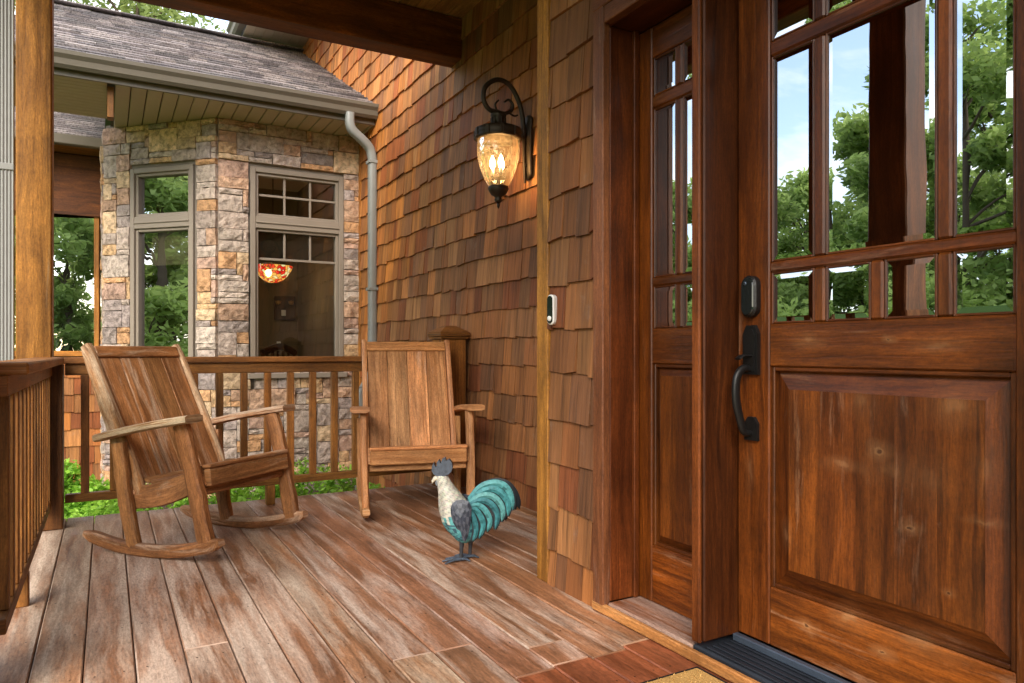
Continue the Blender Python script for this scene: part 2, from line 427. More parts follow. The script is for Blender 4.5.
# ------------------------------------------------------------------ shingles
CEDAR=[(.40,.17,.055),(.30,.125,.042),(.44,.21,.075),(.23,.105,.048),(.36,.16,.055),(.5,.2,.055),(.28,.13,.05),(.27,.085,.03),(.36,.14,.045)]
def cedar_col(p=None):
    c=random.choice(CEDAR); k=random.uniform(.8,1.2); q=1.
    if p is not None:          # porch shade and sky light put into the tone: darker sheltered, brighter exposed
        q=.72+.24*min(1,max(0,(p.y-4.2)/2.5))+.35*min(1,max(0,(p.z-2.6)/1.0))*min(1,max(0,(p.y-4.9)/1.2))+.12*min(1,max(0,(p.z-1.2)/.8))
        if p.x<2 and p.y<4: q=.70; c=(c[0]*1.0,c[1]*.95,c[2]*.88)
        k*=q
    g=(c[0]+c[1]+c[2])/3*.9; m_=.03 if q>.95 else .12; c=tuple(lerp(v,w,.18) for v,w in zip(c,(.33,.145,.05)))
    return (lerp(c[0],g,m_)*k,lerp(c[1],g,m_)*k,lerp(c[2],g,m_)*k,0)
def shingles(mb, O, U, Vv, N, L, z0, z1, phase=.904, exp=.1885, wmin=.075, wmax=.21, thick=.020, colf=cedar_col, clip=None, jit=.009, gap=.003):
    """O origin; U along; Vv up the slope; N outward"""
    O,U,Vv,N=Vector(O),Vector(U),Vector(Vv),Vector(N)
    k0=math.floor((z0-phase)/exp)-1; k=k0
    while phase+k*exp<z1:
        zb=phase+k*exp; k+=1
        u=-random.uniform(0,wmax*.8)
        while u<L:
            w=random.uniform(wmin,wmax); a=max(u,0)+gap/2; b=min(u+w,L)-gap/2; u+=w
            if b-a<.012: continue
            zj=zb+random.uniform(-jit,jit); lo=max(zj,z0); hi=min(zb+exp+.02,z1)
            if hi-lo<.01: continue
            if clip and not clip((a+b)/2,lo,hi): continue
            tb=thick*random.uniform(.75,1.25); tt=.003
            tb_=lerp(tb,tt,(lo-zj)/(exp+.02)); tt_=tt
            def P(uu,zz,nn): return O+U*uu+Vv*zz+N*nn
            sk=random.uniform(-.006,.006) if thick>.015 else 0
            vs=[P(a,lo+sk,0),P(b,lo-sk,0),P(b,hi,0),P(a,hi,0),P(a,lo+sk,tb_),P(b,lo-sk,tb_),P(b,hi,tt_),P(a,hi,tt_)]
            ou,ov=random.uniform(0,40),random.uniform(0,40)
            uv=[(q+ou,p+ov) for p,q in((a,lo),(b,lo),(b,hi),(a,hi))]*2
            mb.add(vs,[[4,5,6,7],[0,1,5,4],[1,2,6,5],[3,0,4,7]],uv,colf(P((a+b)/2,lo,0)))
# main shingle wall (x=2.35, facing -x)
XW=2.35
root=empty('shingle_wall',(XW,2.72,0)); tag(root,'long cedar shingle wall carrying the lit lantern, running back past the downspout','wall')
def P0(o,root):   # parent keeping world coordinates (roots are only translated/rotated)
    bpy.context.view_layer.update(); o.parent=root; o.matrix_parent_inverse=root.matrix_world.inverted(); return o
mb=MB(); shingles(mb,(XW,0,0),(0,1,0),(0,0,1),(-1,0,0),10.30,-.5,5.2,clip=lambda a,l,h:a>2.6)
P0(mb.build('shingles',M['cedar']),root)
mb=MB(); box(mb,XW,XW+.12,2.5,10.33,-.5,5.25,0); P0(mb.build('wall_core',M['darkwood']),root)
mb=MB(); box(mb,XW-.03,XW+.1,10.30,10.39,3.5,5.2,.003); P0(mb.build('corner_board',W['trim']),root)
mb=MB(); box(mb,XW-.022,XW-.001,7.42,7.485,-.4,3.25,.003); P0(mb.build('corner_board',W['trim']),root)

# projecting entry bay wall (x=1.655)
XB=1.655
bay=empty('shingle_wall',(XB,2.71,0)); tag(bay,'narrow cedar shingle wall of the projecting entry, between golden corner board and door casing','wall')
mb=MB()
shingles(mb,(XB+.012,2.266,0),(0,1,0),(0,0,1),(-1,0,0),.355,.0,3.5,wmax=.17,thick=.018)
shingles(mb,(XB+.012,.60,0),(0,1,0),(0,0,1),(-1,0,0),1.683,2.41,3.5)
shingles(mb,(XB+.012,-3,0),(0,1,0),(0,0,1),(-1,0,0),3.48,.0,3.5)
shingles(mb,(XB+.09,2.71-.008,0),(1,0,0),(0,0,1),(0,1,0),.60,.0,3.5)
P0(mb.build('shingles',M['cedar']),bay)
mb=MB(); 
box(mb,XB+.014,XB+.10,2.245,2.70,0,3.5,0); box(mb,XB+.014,XB+.10,.5,2.24,2.40,3.5,0); box(mb,XB+.014,XB+.1,-3,.5,0,3.5,0); box(mb,XB+.1,XW,2.6,2.70,0,3.5,0)
P0(mb.build('wall_core',M['darkwood']),bay)
mb=MB(); box(mb,XB-.005,XB+.09,2.622,2.712,0,3.5,.004,tone(1,1.05)); P0(mb.build('corner_board',W['trim']),bay)

# ------------------------------------------------------------------ door frame
XD=1.80   # door face
fr=empty('door_frame',(XB,1.7,0)); tag(fr,'dark wood door frame with side window panel and black threshold','door frame')
def part(name,mat,root,*boxes,bev=.003,wear=0,lo=.85,hi=1.1):
    mb=MB()
    for b in boxes: box(mb,*b[:6],bev=bev,col=(b[6] if len(b)>6 else tone(lo,hi,wear)))
    return P0(mb.build(name,mat),root)
part('casing',W['casing'],fr,(XB-.022,XB+.012,2.203,2.268,.0,2.402))
part('casing',W['casing'],fr,(XB-.025,XB+.012,.50,2.268,2.3035,2.41),(XB-.022,XB+.012,.50,2.1965,2.238,2.302))
part('casing',W['casing'],fr,(XB-.022,XB+.012,.50,.60,.0,2.236))
part('jamb',W['jamb'],fr,(XB+.0125,XD+.05,2.203,2.24,.047,2.236))
part('jamb',W['jamb'],fr,(XB+.0125,XD+.05,.60,.735,.087,2.236))
part('head_jamb',W['jamb'],fr,(XB+.0125,XD+.05,.60,2.24,2.238,2.28))
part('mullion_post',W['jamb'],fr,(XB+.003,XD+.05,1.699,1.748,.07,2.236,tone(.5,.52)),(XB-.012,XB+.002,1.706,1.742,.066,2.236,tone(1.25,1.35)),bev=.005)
part('door_stop',W['jamb'],fr,(XD-.03,XD-.005,2.185,2.2025,.05,2.236),(XD-.05,XD-.02,1.7485,1.757,.05,2.236))
part('step_board',W['step'],fr,(1.632,1.652,.5,2.275,.0045,.040),bev=.004)
part('sill',W['casing'],fr,(1.653,XD+.03,1.75,2.20,.0045,.048,(.95,.95,1.0,.2)),bev=.006)
mb=MB(); box(mb,1.653,XD+.08,.60,1.748,.0045,.052,.006)
for k in range(5): box(mb,1.665+k*.026,1.678+k*.026,.60,1.697,.0525,.058,.002)
P0(mb.build('threshold',M['threshold']),fr)
mb=MB(); box(mb,XD-.025,XD-.002,.74,1.692,.0585,.082,.003); P0(mb.build('door_sweep',M['thstrip']),fr)

def pane(root, x, y0,y1,z0,z1, bevel=.016, mat=None):
    """bevelled pane facing -x"""
    b=min(bevel,(y1-y0)*.2); mb=MB()
    vs=[(x+.0014,y0,z0),(x+.0014,y1,z0),(x+.0014,y1,z1),(x+.0014,y0,z1),(x,y0+b,z0+b),(x,y1-b,z0+b),(x,y1-b,z1-b),(x,y0+b,z1-b)]
    vs=[vs[i] for i in range(8)]
    mb.add(vs,[[7,6,5,4][::1],[0,4,5,1][::1],[1,5,6,2],[2,6,7,3],[3,7,4,0]])
    return P0(mb.build('pane',mat or M['glass_door']),root)

def raised_panel(root, x, y0,y1,z0,z1, bevel, mat, nb, xo=.012):
    mb=MB(); ys=np.linspace(y0+bevel,y1-bevel,nb+1)
    for i in range(nb):
        c=tone(.72,1.2,random.choice([0,0,.03,.06,.1])); ou,ov=random.uniform(0,40),random.uniform(0,40)
        a,b=ys[i],ys[i+1]
        vs=[(x,a,z0+bevel),(x,b,z0+bevel),(x,b,z1-bevel),(x,a,z1-bevel)]
        mb.add(vs,[[3,2,1,0]],[(v[2]+ou,v[1]+ov) for v in vs],c)
    r=[(x+xo,y0,z0),(x+xo,y1,z0),(x+xo,y1,z1),(x+xo,y0,z1),(x+.002,y0+bevel,z0+bevel),(x+.002,y1-bevel,z0+bevel),(x+.002,y1-bevel,z1-bevel),(x+.002,y0+bevel,z1-bevel)]
    for f,g in(([1,5,4,0],'h'),([2,6,5,1],'v'),([3,7,6,2],'h'),([0,4,7,3],'v')):
        ou,ov=random.uniform(0,40),random.uniform(0,40)
        mb.add(r,[f],[((v[1] if g=='h' else v[2])+ou,(v[2] if g=='h' else v[1])+ov) for v in r],tone(.75,.95,.03))
    # quirk step
    e=[(x+.002,y0+bevel,z0+bevel),(x+.002,y1-bevel,z0+bevel),(x+.002,y1-bevel,z1-bevel),(x+.002,y0+bevel,z1-bevel)]
    e2=[(x,)+v[1:] for v in e]
    mb.add(e+e2,[[k,(k+1)%4,4+(k+1)%4,4+k] for k in range(4)],None,(.6,.6,.6,0))
    return P0(mb.build('raised_panel',mat),root)

ZR=[1.084,1.245,1.277,1.917,1.965,2.11]
def leaf(root,y0,y1,zb,st,cols,bar,rails_wear,matname='door',x=XD):
    """door or side panel: stiles, rails, lites in columns, raised panel; y0<y1"""
    T=.045
    mb=MB()
    box(mb,x,x+T,y0,y0+st,zb,2.228,.004,tone(.95,1.1),2); box(mb,x,x+T,y1-st,y1,zb,2.228,.004,tone(.95,1.1),2)
    A,Bv=y0+st+.0004,y1-st-.0004
    box(mb,x+.001,x+T,A,Bv,2.11,2.228,.004,tone(.9,1.05),1)
    box(mb,x+.001,x+T,A,Bv,.952,1.084,.004,tone(.95,1.0,.03),1)
    box(mb,x+.001,x+T,A,Bv,zb,.265,.004,tone(1.3,1.38,rails_wear),1)
    P0(mb.build('stiles_and_rails',W[matname]),root)
    n=len(cols); mb=MB()
    for (za,zc) in((1.245,1.277),(1.917,1.965)): box(mb,x+.002,x+T,A,Bv,za,zc,.006,tone(.95,1.1,.06),1)
    for i in range(n-1):
        ya,yb=cols[i][1],cols[i+1][0]
        for (za,zc,ok) in((1.0842,1.2448,True),(1.2772,1.9168,not(n==4 and i==1)),(1.9652,2.1098,True)):
            if ok: box(mb,x+.003,x+T,ya,yb,za,zc,.006,tone(.9,1.1),2)
    P0(mb.build('glazing_bars',W[matname]),root)
    # mouldings + panes
    def rect_mould(mb2,ya,yb,za,zb2,w=.010):
        box(mb2,x+.007,x+.03,ya,ya+w,za,zb2,.003,tone(.6,.8)); box(mb2,x+.007,x+.03,yb-w,yb,za,zb2,.003,tone(.6,.8))
        box(mb2,x+.007,x+.03,ya+w,yb-w,za,za+w,.003,tone(.7,.9)); box(mb2,x+.007,x+.03,ya+w,yb-w,zb2-w,zb2,.003,tone(.6,.8))
    mb2=MB()
    for r,(za,zc) in enumerate(((1.0842,1.2448),(1.2772,1.9168),(1.9652,2.1098))):
        cc=list(cols)
        if n==4 and r==1: cc=[cols[0],(cols[1][0],cols[2][1]),cols[3]]
        for (ya,yb) in cc:
            rect_mould(mb2,ya,yb,za,zc,.007); pane(root,x+.011,ya+.006,yb-.006,za+.006,zc-.006)
    P0(mb2.build('glazing_bead',W[matname]),root)
    # panel moulding and field
    mb3=MB(); rect_mould(mb3,A,Bv,.2652,.9518,.014); P0(mb3.build('panel_moulding',W[matname]),root)
    raised_panel(root,x+.006,A+.013,Bv-.013,.279,.938,.055 if y1-y0>.6 else .03,W[matname],5 if y1-y0>.6 else 2,.02)
    mb4=MB(); box(mb4,x+.034,x+.04,A,Bv,.266,.951,0); P0(mb4.build('back_panel',W['jamb']),root)

side=empty('sidelight',(XD,1.97,0)); bpy.context.view_layer.update()
P0(side,fr)
leaf(side,1.749,2.2025,.0485,.082,[(1.838,1.960),(1.994,2.118)],.04,.08)
door=empty('front_door',(XD,1.69,0)); tag(door,'weathered brown wooden front door with bevelled panes and black handle','door')
leaf(door,.738,1.692,.083,.128,[(.868,1.010),(1.047,1.189),(1.227,1.369),(1.406,1.563)],.04,.10)
# lock, handle
lockp=MB()
def capsule(mb,x,yc,z0,z1,w,d,n=10,col=(1,1,1,0),mi=0,edge=.006):
    r=w/2; prof=[]
    for k in range(n+1): a=PI*k/n; prof.append((yc+r*math.cos(a),z1-r+r*math.sin(a)))
    for k in range(n+1): a=PI+PI*k/n; prof.append((yc+r*math.cos(a),z0+r+r*math.sin(a)))
    m=len(prof); cy=yc; cz=(z0+z1)/2
    def sc(p,s): return (cy+(p[0]-cy)*(1-s/r), cz+(p[1]-cz)*(1-s/((z1-z0)/2)))
    vs=[(x,)+p for p in prof]+[(x-d+edge,)+p for p in prof]+[(x-d,)+sc(p,edge) for p in prof]
    fs=[[k,(k+1)%m,m+(k+1)%m,m+k] for k in range(m)]+[[m+k,m+(k+1)%m,2*m+(k+1)%m,2*m+k] for k in range(m)]+[[2*m+k for k in range(m)][::-1]]
    mb.add(vs,fs,None,col,False,mi)
YH=1.628
capsule(lockp,XD,YH,1.107,1.240,.062,.026); db=P0(lockp.build('deadbolt',M['black']),door)
mb=MB(); capsule(mb,XD-.026,YH,1.113,1.234,.05,.004,edge=.003); f=P0(mb.build('keypad',M['blackglass']),db)
mb=MB(); lathe(mb,[(0,0),(.006,0),(.006,.002),(0,.002)],(0,0,0),16); o=mb.build('status_light',M['thstrip']); o.rotation_euler=(0,-PI/2,0); o.location=(XD-.0305,YH+.005,1.215); P0(o,db)
hr=MB()
# escutcheon plate : chamfered top
pl=[(YH-.03,.925),(YH+.03,.925),(YH+.03,1.055),(YH+.016,1.082),(YH-.016,1.082),(YH-.03,1.055)]
extrude_profile(hr,pl,0,XD-.014,XD)
pl=[(YH-.02,.935),(YH+.02,.935),(YH+.02,1.05),(YH+.01,1.07),(YH-.01,1.07),(YH-.02,1.05)]
extrude_profile(hr,pl,0,XD-.018,XD-.0142)
extrude_profile(hr,[(YH-.026,.715),(YH+.026,.715),(YH+.026,.77),(YH+.012,.79),(YH-.012,.79),(YH-.026,.77)],0,XD-.012,XD)
handle=P0(hr.build('handle',M['black']),door)
mb=MB(); sweep(mb,catmull([(XD-.008,YH,.94),(XD-.045,YH,.945),(XD-.072,YH,.915),(XD-.076,YH,.85),(XD-.06,YH,.79),(XD-.042,YH,.745),(XD-.012,YH,.738)],6),[(.009+.006*math.sin(PI*i/36),.008+.002*math.sin(PI*i/36)) for i in range(37)],up=(0,1,0),n=12,sq=2.4,col=(1,1,1,0))
P0(mb.build('grip',M['black']),handle)
mb=MB(); sweep(mb,catmull([(XD-.016,YH,.985),(XD-.05,YH,.985),(XD-.068,YH,.975)],4),(.013,.004),up=(0,0,1),n=10,sq=3,col=(1,1,1,0)); P0(mb.build('thumb_latch',M['black']),handle)

# hall behind the door
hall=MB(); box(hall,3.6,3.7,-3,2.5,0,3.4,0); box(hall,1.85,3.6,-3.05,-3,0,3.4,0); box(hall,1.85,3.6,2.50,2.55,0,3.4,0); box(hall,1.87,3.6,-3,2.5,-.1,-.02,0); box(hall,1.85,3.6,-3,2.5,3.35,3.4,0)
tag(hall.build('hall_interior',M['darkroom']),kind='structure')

# ------------------------------------------------------------------ porch floor and ceiling
mb=MB(); bw=.1445; k=-3
while True:
    x0=-.2077+k*bw; x1=x0+bw-.0038; k+=1
    if x0>2.34: break
    x1=min(x1,2.345)
    ends=[-3.]
    y=random.uniform(-2.8,3.4)
    while y<4.7: ends.append(y); y+=4.88
    ends.append(5.06)
    ends=sorted(ends)
    for a,b in zip(ends[:-1],ends[1:]):
        if b-a<.05: continue
        wr=lerp(.045,-.05,min(1,max(0,(x0+.2)/1.6)))
        xx1=x1
        tn=random.uniform(.9,1.06)
        # boards that stayed under the mat keep their red stain
        cuts=[(a,b,0)]
        if x0>1.02 and x0<1.7:
            yc=1.93+random.uniform(-.02,.02)
            if a<yc<b: cuts=[(a,yc-.001,1),(yc+.001,b,0)]
            elif b<=yc: cuts=[(a,b,1)]
        for (ca,cb,red) in cuts:
            if red: col=(tn*.85,tn*.54,tn*.46,-.24)
            else: col=(tn*random.uniform(.97,1.05),tn*random.uniform(.95,1.03),tn*random.uniform(.95,1.03),wr+random.uniform(-.035,.035))
            box(mb,x0,x1,ca+.0012,cb-.0012,-.035+random.uniform(-.001,.001),random.uniform(-.0012,.0004),.004,col,1)
for kk in range(0,18):
    for jj in range(-3,13):
        for o_ in(.03,.11):
            x=-.2077+(kk-1)*bw+o_; y=.12+jj*.406+random.uniform(-.008,.008)
            if x>2.3: continue
            mb.add([(x+.0035*math.cos(a*PI/3),y+.0035*math.sin(a*PI/3),.0009) for a in range(6)],[[0,1,2,3,4,5]],None,(.10,.08,.07,-.5))
tag(mb.build('porch_floor',W['deck']),kind='structure')
mb=MB(); box(mb,-.64,2.34,-3,5.02,-.5,-.04,.003); tag(mb.build('porch_foundation',W['beam']),kind='structure')
mb=MB()
for i in range(26):
    x0=-.95+i*.127; box(mb,x0,x0+.124,-.9,5.14,3.52,3.54,.004,tone(.85,1.1),1)
box(mb,-.95,2.35,-.9,5.14,3.545,3.65,.0)
tag(mb.build('porch_ceiling',W['ceil']),kind='structure')  # unseen ceiling, cut short behind the camera to let more light in
# beams
mb=MB(); box(mb,-.50,2.345,4.93,5.13,3.205,3.515,.008,tone(.95,1.05),0); tag(mb.build('ceiling_beam',W['beam']),'heavy dark timber beam crossing overhead from corner post to shingle wall','beam')
mb=MB(); box(mb,-.50,-.28,-.9,4.925,3.21,3.515,.008,tone(.95,1.05),1); tag(mb.build('ceiling_beam',W['beam']),'heavy timber beam along the open side of the porch, seen only in door panes','beam')
# posts
mb=MB(); box(mb,-.452,-.277,4.935,5.11,-.45,3.203,.008,tone(1.0,1.05),2); tag(mb.build('porch_post',W['timber']),'rough golden timber corner post at the left end of the back railing','post')
mb=MB(); box(mb,-.50,-.30,2.45,2.68,-.45,3.208,.008,tone(.75,.8),2); tag(mb.build('porch_post',W['casing']),'red brown timber post reflected in the middle of the front door glass','post')

# ------------------------------------------------------------------ railings
def baluster(root,x,y,z0=.168,z1=.905,s=.021):
    mb=MB(); box(mb,x-s,x+s,y-s,y+s,z0,z1,.003,tone(.8,1.15)); return P0(mb.build('baluster',W['rail']),root)
rb=empty('railing',(.9,4.87,0)); tag(rb,'brown wooden railing across the back of the porch, in front of the stone bay','railing')
part('cap_rail',W['rail'],rb,(-.365,2.10,4.83,4.955,.926,.964),bev=.006)
part('top_rail',W['rail'],rb,(-.21,2.10,4.85,4.89,.86,.925))
part('bottom_rail',W['rail'],rb,(-.21,2.10,4.845,4.895,.128,.176))
for kx in range(-5,11): 
    x=.619+.146*kx
    if x>-.19: baluster(rb,x,4.868,.177,.859)
part('foot_block',W['rail'],rb,(.90,.955,4.84,4.90,.001,.127))
rl=empty('railing',(-.3,3.7,0)); tag(rl,'brown wooden railing along the open left side of the porch','railing')
part('cap_rail',W['rail'],rl,(-.35,-.212,2.69,4.798,.926,.964,(1.25,1.2,1.15,.12)),bev=.006)
part('top_rail',W['rail'],rl,(-.305,-.265,2.69,4.745,.86,.925))
part('bottom_rail',W['rail'],rl,(-.32,-.27,2.69,4.745,.128,.176))
for ky in range(0,14):
    y=2.80+.146*ky
    if y<4.73: baluster(rl,-.293,y,.177,.859)
part('foot_block',W['rail'],rl,(-.325,-.268,3.38,3.44,.001,.127))
mb=MB(); box(mb,-.365,-.217,4.75,4.925,.001,.924,.005,tone(.6,.65),2); tag(mb.build('newel_post',W['rail']),'dark square newel below the rails in the left corner, in front of the golden post','post')
nw=empty('newel_post',(2.2,4.87,0)); tag(nw,'stout newel post with pyramid cap against the shingle wall behind the right chair','post')
part('post',W['rail'],nw,(2.11,2.30,4.78,4.97,.001,1.085,(1.15,1.1,1.1,0)))
mb=MB(); box(mb,2.095,2.315,4.765,4.985,1.087,1.105,.003); box(mb,2.085,2.325,4.755,4.995,1.107,1.135,.004,tone(.7,.8))
vs=[(2.085,4.755,1.136),(2.325,4.755,1.136),(2.325,4.995,1.136),(2.085,4.995,1.136),(2.165,4.835,1.185),(2.245,4.835,1.185),(2.245,4.915,1.185),(2.165,4.915,1.185)]
mb.add(vs,[[0,1,5,4],[1,2,6,5],[2,3,7,6],[3,0,4,7],[4,5,6,7]],None,(.8,.75,.75,.1)); P0(mb.build('post_cap',W['rail']),nw)

# ------------------------------------------------------------------ house wing with stone bay
wing=empty('house_wing',(1.2,7.5,0)); tag(wing,'stone bay of the house under a grey shingled roof, with tall taupe windows','house')
SG=[(.42,.335,.285),(.46,.37,.31),(.33,.27,.24),(.49,.40,.335),(.36,.295,.27),(.52,.43,.36)]
ST=[(.58,.38,.21),(.54,.31,.16),(.60,.43,.27),(.48,.31,.21),(.50,.33,.25)]
def stone_col():
    c=random.choice(SG) if random.random()<.55 else random.choice(ST); k=random.uniform(.85,1.2)
    return (c[0]*k,c[1]*k,c[2]*k,0)
def stone_facet(mb, O, U, N, L, z0, z1, holes, cell=.056):
    O,U,N=Vector(O),Vector(U),Vector(N)
    nx=int(round(L/cell)); cx=L/nx; nz=int((z1-z0)/cell); cz=(z1-z0)/nz
    occ=np.zeros((nx,nz),bool)
    def hole(u0,u1,za,zb):
        for (a,b,c,d) in holes:
            if u1>a+.012 and u0<b-.012 and zb>c+.012 and za<d-.012: return True
        return False
    for i in range(nx):
        for j in range(nz):
            if hole(i*cx,(i+1)*cx,z0+j*cz,z0+(j+1)*cz): occ[i,j]=True
    for j in range(nz):
        for i in range(nx):
            if occ[i,j]: continue
            r=random.random()
            if r<.3: w,h=random.randint(4,8),random.randint(2,4)
            elif r<.72: w,h=random.randint(3,6),random.choice([1,1,2])
            else: w,h=random.randint(2,4),random.randint(2,3)
            ww=0
            while ww<w and i+ww<nx and not occ[i+ww,j]: ww+=1
            hh=1
            while hh<h and j+hh<nz and not occ[i:i+ww,j+hh].any(): hh+=1
            if ww==1 and hh<3:
                pass
            occ[i:i+ww,j:j+hh]=True
            g=.002
            a,b=i*cx+g,(i+ww)*cx-g; c,d=z0+j*cz+g,z0+(j+hh)*cz-g
            for (ha,hb,hc,hd) in holes:   # trim to hole edges
                if d>hc and c<hd:
                    if a<hb and b>hb: a=hb+.002
                    if a<ha and b>ha: b=ha-.002
            if b-a<.012: continue
            t=random.uniform(.032,.052)
            gx=max(2,int((b-a)/.045)); gz=max(2,int((d-c)/.045))
            col=stone_col(); vs=[]; fs=[]
            rim=.003
            tilt=random.uniform(-.07,.07); tilz=random.uniform(-.07,.07)
            for q in range(gz+1):
                for p in range(gx+1):
                    u=lerp(a,b,p/gx); z=lerp(c,d,q/gz)
                    e=(p in(0,gx)) or (q in(0,gz))
                    dd=t-(.007 if e else 0)+random.uniform(-.007,.007)+tilt*(u-(a+b)/2)*.5+tilz*(z-(c+d)/2)*.5
                    uu=u+(rim if p==0 else -rim if p==gx else random.uniform(-.008,.008))*(.6)+ (random.uniform(-.003,.003))
                    zz=z+(rim if q==0 else -rim if q==gz else random.uniform(-.008,.008))*(.6)+ random.uniform(-.003,.003)
                    vs.append(O+U*uu+Vector((0,0,zz))+N*dd)
            for q in range(gz):
                for p in range(gx):
                    k=q*(gx+1)+p; fs.append([k,k+1,k+gx+2,k+gx+1])
            rimi=[p for p in range(gx+1)]+[q*(gx+1)+gx for q in range(1,gz+1)]+[gz*(gx+1)+p for p in range(gx-1,-1,-1)]+[q*(gx+1) for q in range(gz-1,0,-1)]
            base=len(vs)
            for k in rimi:
                q,p=divmod(k,gx+1)
                vs.append(O+U*lerp(a,b,p/gx)+Vector((0,0,lerp(c,d,q/gz)))+N*(-.004))
            m=len(rimi)
            for k in range(m): fs.append([base+k,base+(k+1)%m,rimi[(k+1)%m],rimi[k]])
            mb.add(vs,fs,None,col)
def facet_frame(O,U,N): return Vector(O),Vector(U),Vector(N)
S2=math.sqrt(.5)
# right facet: from (0.94,7.5) to (2.33,7.5); outward -y
FA=((.94,7.5,0),(1,0,0),(0,-1,0),1.40,[(.296,1.232,.78,2.83)])
# left facet: origin at its left end (-.01,8.45), running to the corner (.94,7.5)
LB=.95/S2
FB=((-.01,8.45,0),(S2,-S2,0),(-S2,-S2,0),LB,[(LB-1.018,LB-.264,.78,2.83)])
mb=MB()
for F_ in (FA,FB): stone_facet(mb,F_[0],F_[1],F_[2],F_[3],-.5,3.26,F_[4])
stone_facet(mb,(-.01,10.2,0),(0,-1,0),(-1,0,0),1.75,-.5,3.26,[])
P0(mb.build('stone_wall',M['stone']),wing)
def quads_with_hole(mb,F_,z0,z1,inset=0.):
    O,U,N=Vector(F_[0]),Vector(F_[1]),Vector(F_[2]); L=F_[3]; a,b,c,d=F_[4][0]
    def P(u,z): return O+U*u+Vector((0,0,z))-N*inset
    for (u0,u1,za,zb) in((0,a,z0,z1),(b,L,z0,z1),(a,b,z0,c),(a,b,d,z1)):
        mb.add([P(u0,za),P(u1,za),P(u1,zb),P(u0,zb)],[[0,1,2,3]])
mb=MB(); 
for F_ in(FA,FB): quads_with_hole(mb,F_,-.5,3.3)
mb.add([(-.01,10.2,-.5),(-.01,8.45,-.5),(-.01,8.45,3.3),(-.01,10.2,3.3)],[[0,1,2,3]])
P0(mb.build('mortar_bed',M['mortar']),wing)
def window(F_,wide_glass,left):
    O,U,N=Vector(F_[0]),Vector(F_[1]),Vector(F_[2]); a,b,c,d=F_[4][0]
    Mx=Matrix(((U.x,-N.x,0,O.x),(U.y,-N.y,0,O.y),(0,0,1,0),(0,0,0,1)))   # local x along, y inward
    root=empty('window',O+U*((a+b)/2)); bpy.context.view_layer.update(); P0(root,wing)
    mb=MB(); fw=.05; K=(1,1,1,0)
    def bx(u0,u1,y0,y1,z0,z1,col=K): box(mb,u0,u1,y0,y1,z0,z1,.004,col,M=Mx)
    zt0,zt1=2.225,2.345
    bx(a,a+fw,-.03,.08,c,d); bx(b-fw,b,-.03,.08,c,d); bx(a+fw,b-fw,-.03,.08,d-fw,d); bx(a+fw,b-fw,-.03,.08,c,c+fw)
    bx(a+fw,b-fw,-.028,.08,zt0,zt1,(.95,.95,.95,0)); bx(a+fw,b-fw,-.04,-.0285,zt0+.05,zt0+.065,(1.1,1.1,1.1,0))
    sf=.03
    for (za,zb) in((c+fw,zt0),(zt1,d-fw)):
        bx(a+fw,a+fw+sf,-.005,.06,za,zb); bx(b-fw-sf,b-fw,-.005,.06,za,zb); bx(a+fw+sf,b-fw-sf,-.005,.06,zb-sf,zb); bx(a+fw+sf,b-fw-sf,-.005,.06,za,za+sf)
    P0(mb.build('frame',M['winframe']),root)
    mb=MB(); bx2=lambda *q: box(mb,*q,.002,K,M=Mx)
    A,B=a+fw+sf,b-fw-sf
    if not left:
        for k in(1,2):
            u=lerp(A,B,k/3); bx2(u-.011,u+.011,.022,.034,zt1+sf,d-fw-sf); bx2(u-.011,u+.011,.022,.034,1.93,zt0-sf)
        zz=(zt1+d-fw)/2; bx2(A,B,.021,.035,zz-.011,zz+.011); bx2(A,B,.021,.035,1.925-.012,1.925+.012)
        P0(mb.build('muntins',M['winframe']),root)
    for (za,zb) in((c+fw+sf,zt0-sf),(zt1+sf,d-fw-sf)):
        mb=MB(); mb.add([Mx@Vector(q) for q in((A,.04,za),(B,.04,za),(B,.04,zb),(A,.04,zb))],[[0,1,2,3]])
        P0(mb.build('pane',wide_glass),root)
    mb=MB(); box(mb,a-.03,b+.03,-.075,-.031,c-.055,c-.002,.006,K,M=Mx); P0(mb.build('sill',M['winframe']),root)
    mb=MB(); 
    if left: 
        for k in range(5): box(mb,A+.09,B-.02,.055+.008*k,.07+.008*k,1.86+.075*k,1.94+.075*k,.006,K,M=Mx)
        P0(mb.build('roman_shade',M['shade']),root)
    else:
        box(mb,A,B,.10,.12,1.93,2.25,.006,K,M=Mx); P0(mb.build('valance',M['valance']),root)
window(FA,M['glass_win'],False); window(FB,M['glass_refl'],True)
# roof
EY,EZ,RY,RZ_=6.93,3.42,10.05,5.06
sl_=Vector((0,RY-EY,RZ_-EZ)); Ls=sl_.length; sl_.normalize(); nr=Vector((0,-sl_.z,sl_.y))
AS=[(.25,.22,.22),(.19,.175,.175),(.31,.275,.265),(.225,.2,.2),(.155,.14,.145)]
def asph(p=None):
    c=random.choice(AS); k=random.uniform(.85,1.15); return (c[0]*k,c[1]*k,c[2]*k,0)
rf=MB()
shingles(rf,(-.78,EY,EZ+.03),(1,0,0),sl_,nr,3.13,-.02,Ls,phase=-.02,exp=.15,wmin=.12,wmax=.34,thick=.019,colf=asph,jit=.003,gap=.0015)
roof=P0(rf.build('roof',M['asphalt']),wing)
mb=MB(); 
vs=[(-.75,EY,EZ),(2.349,EY,EZ),(2.349,RY,RZ_),(-.75,RY,RZ_),(-.75,EY,EZ+.028),(2.349,EY,EZ+.028),(2.349,RY,RZ_+.028),(-.75,RY,RZ_+.028),(-.75,13.2,3.4),(2.349,13.2,3.4)]
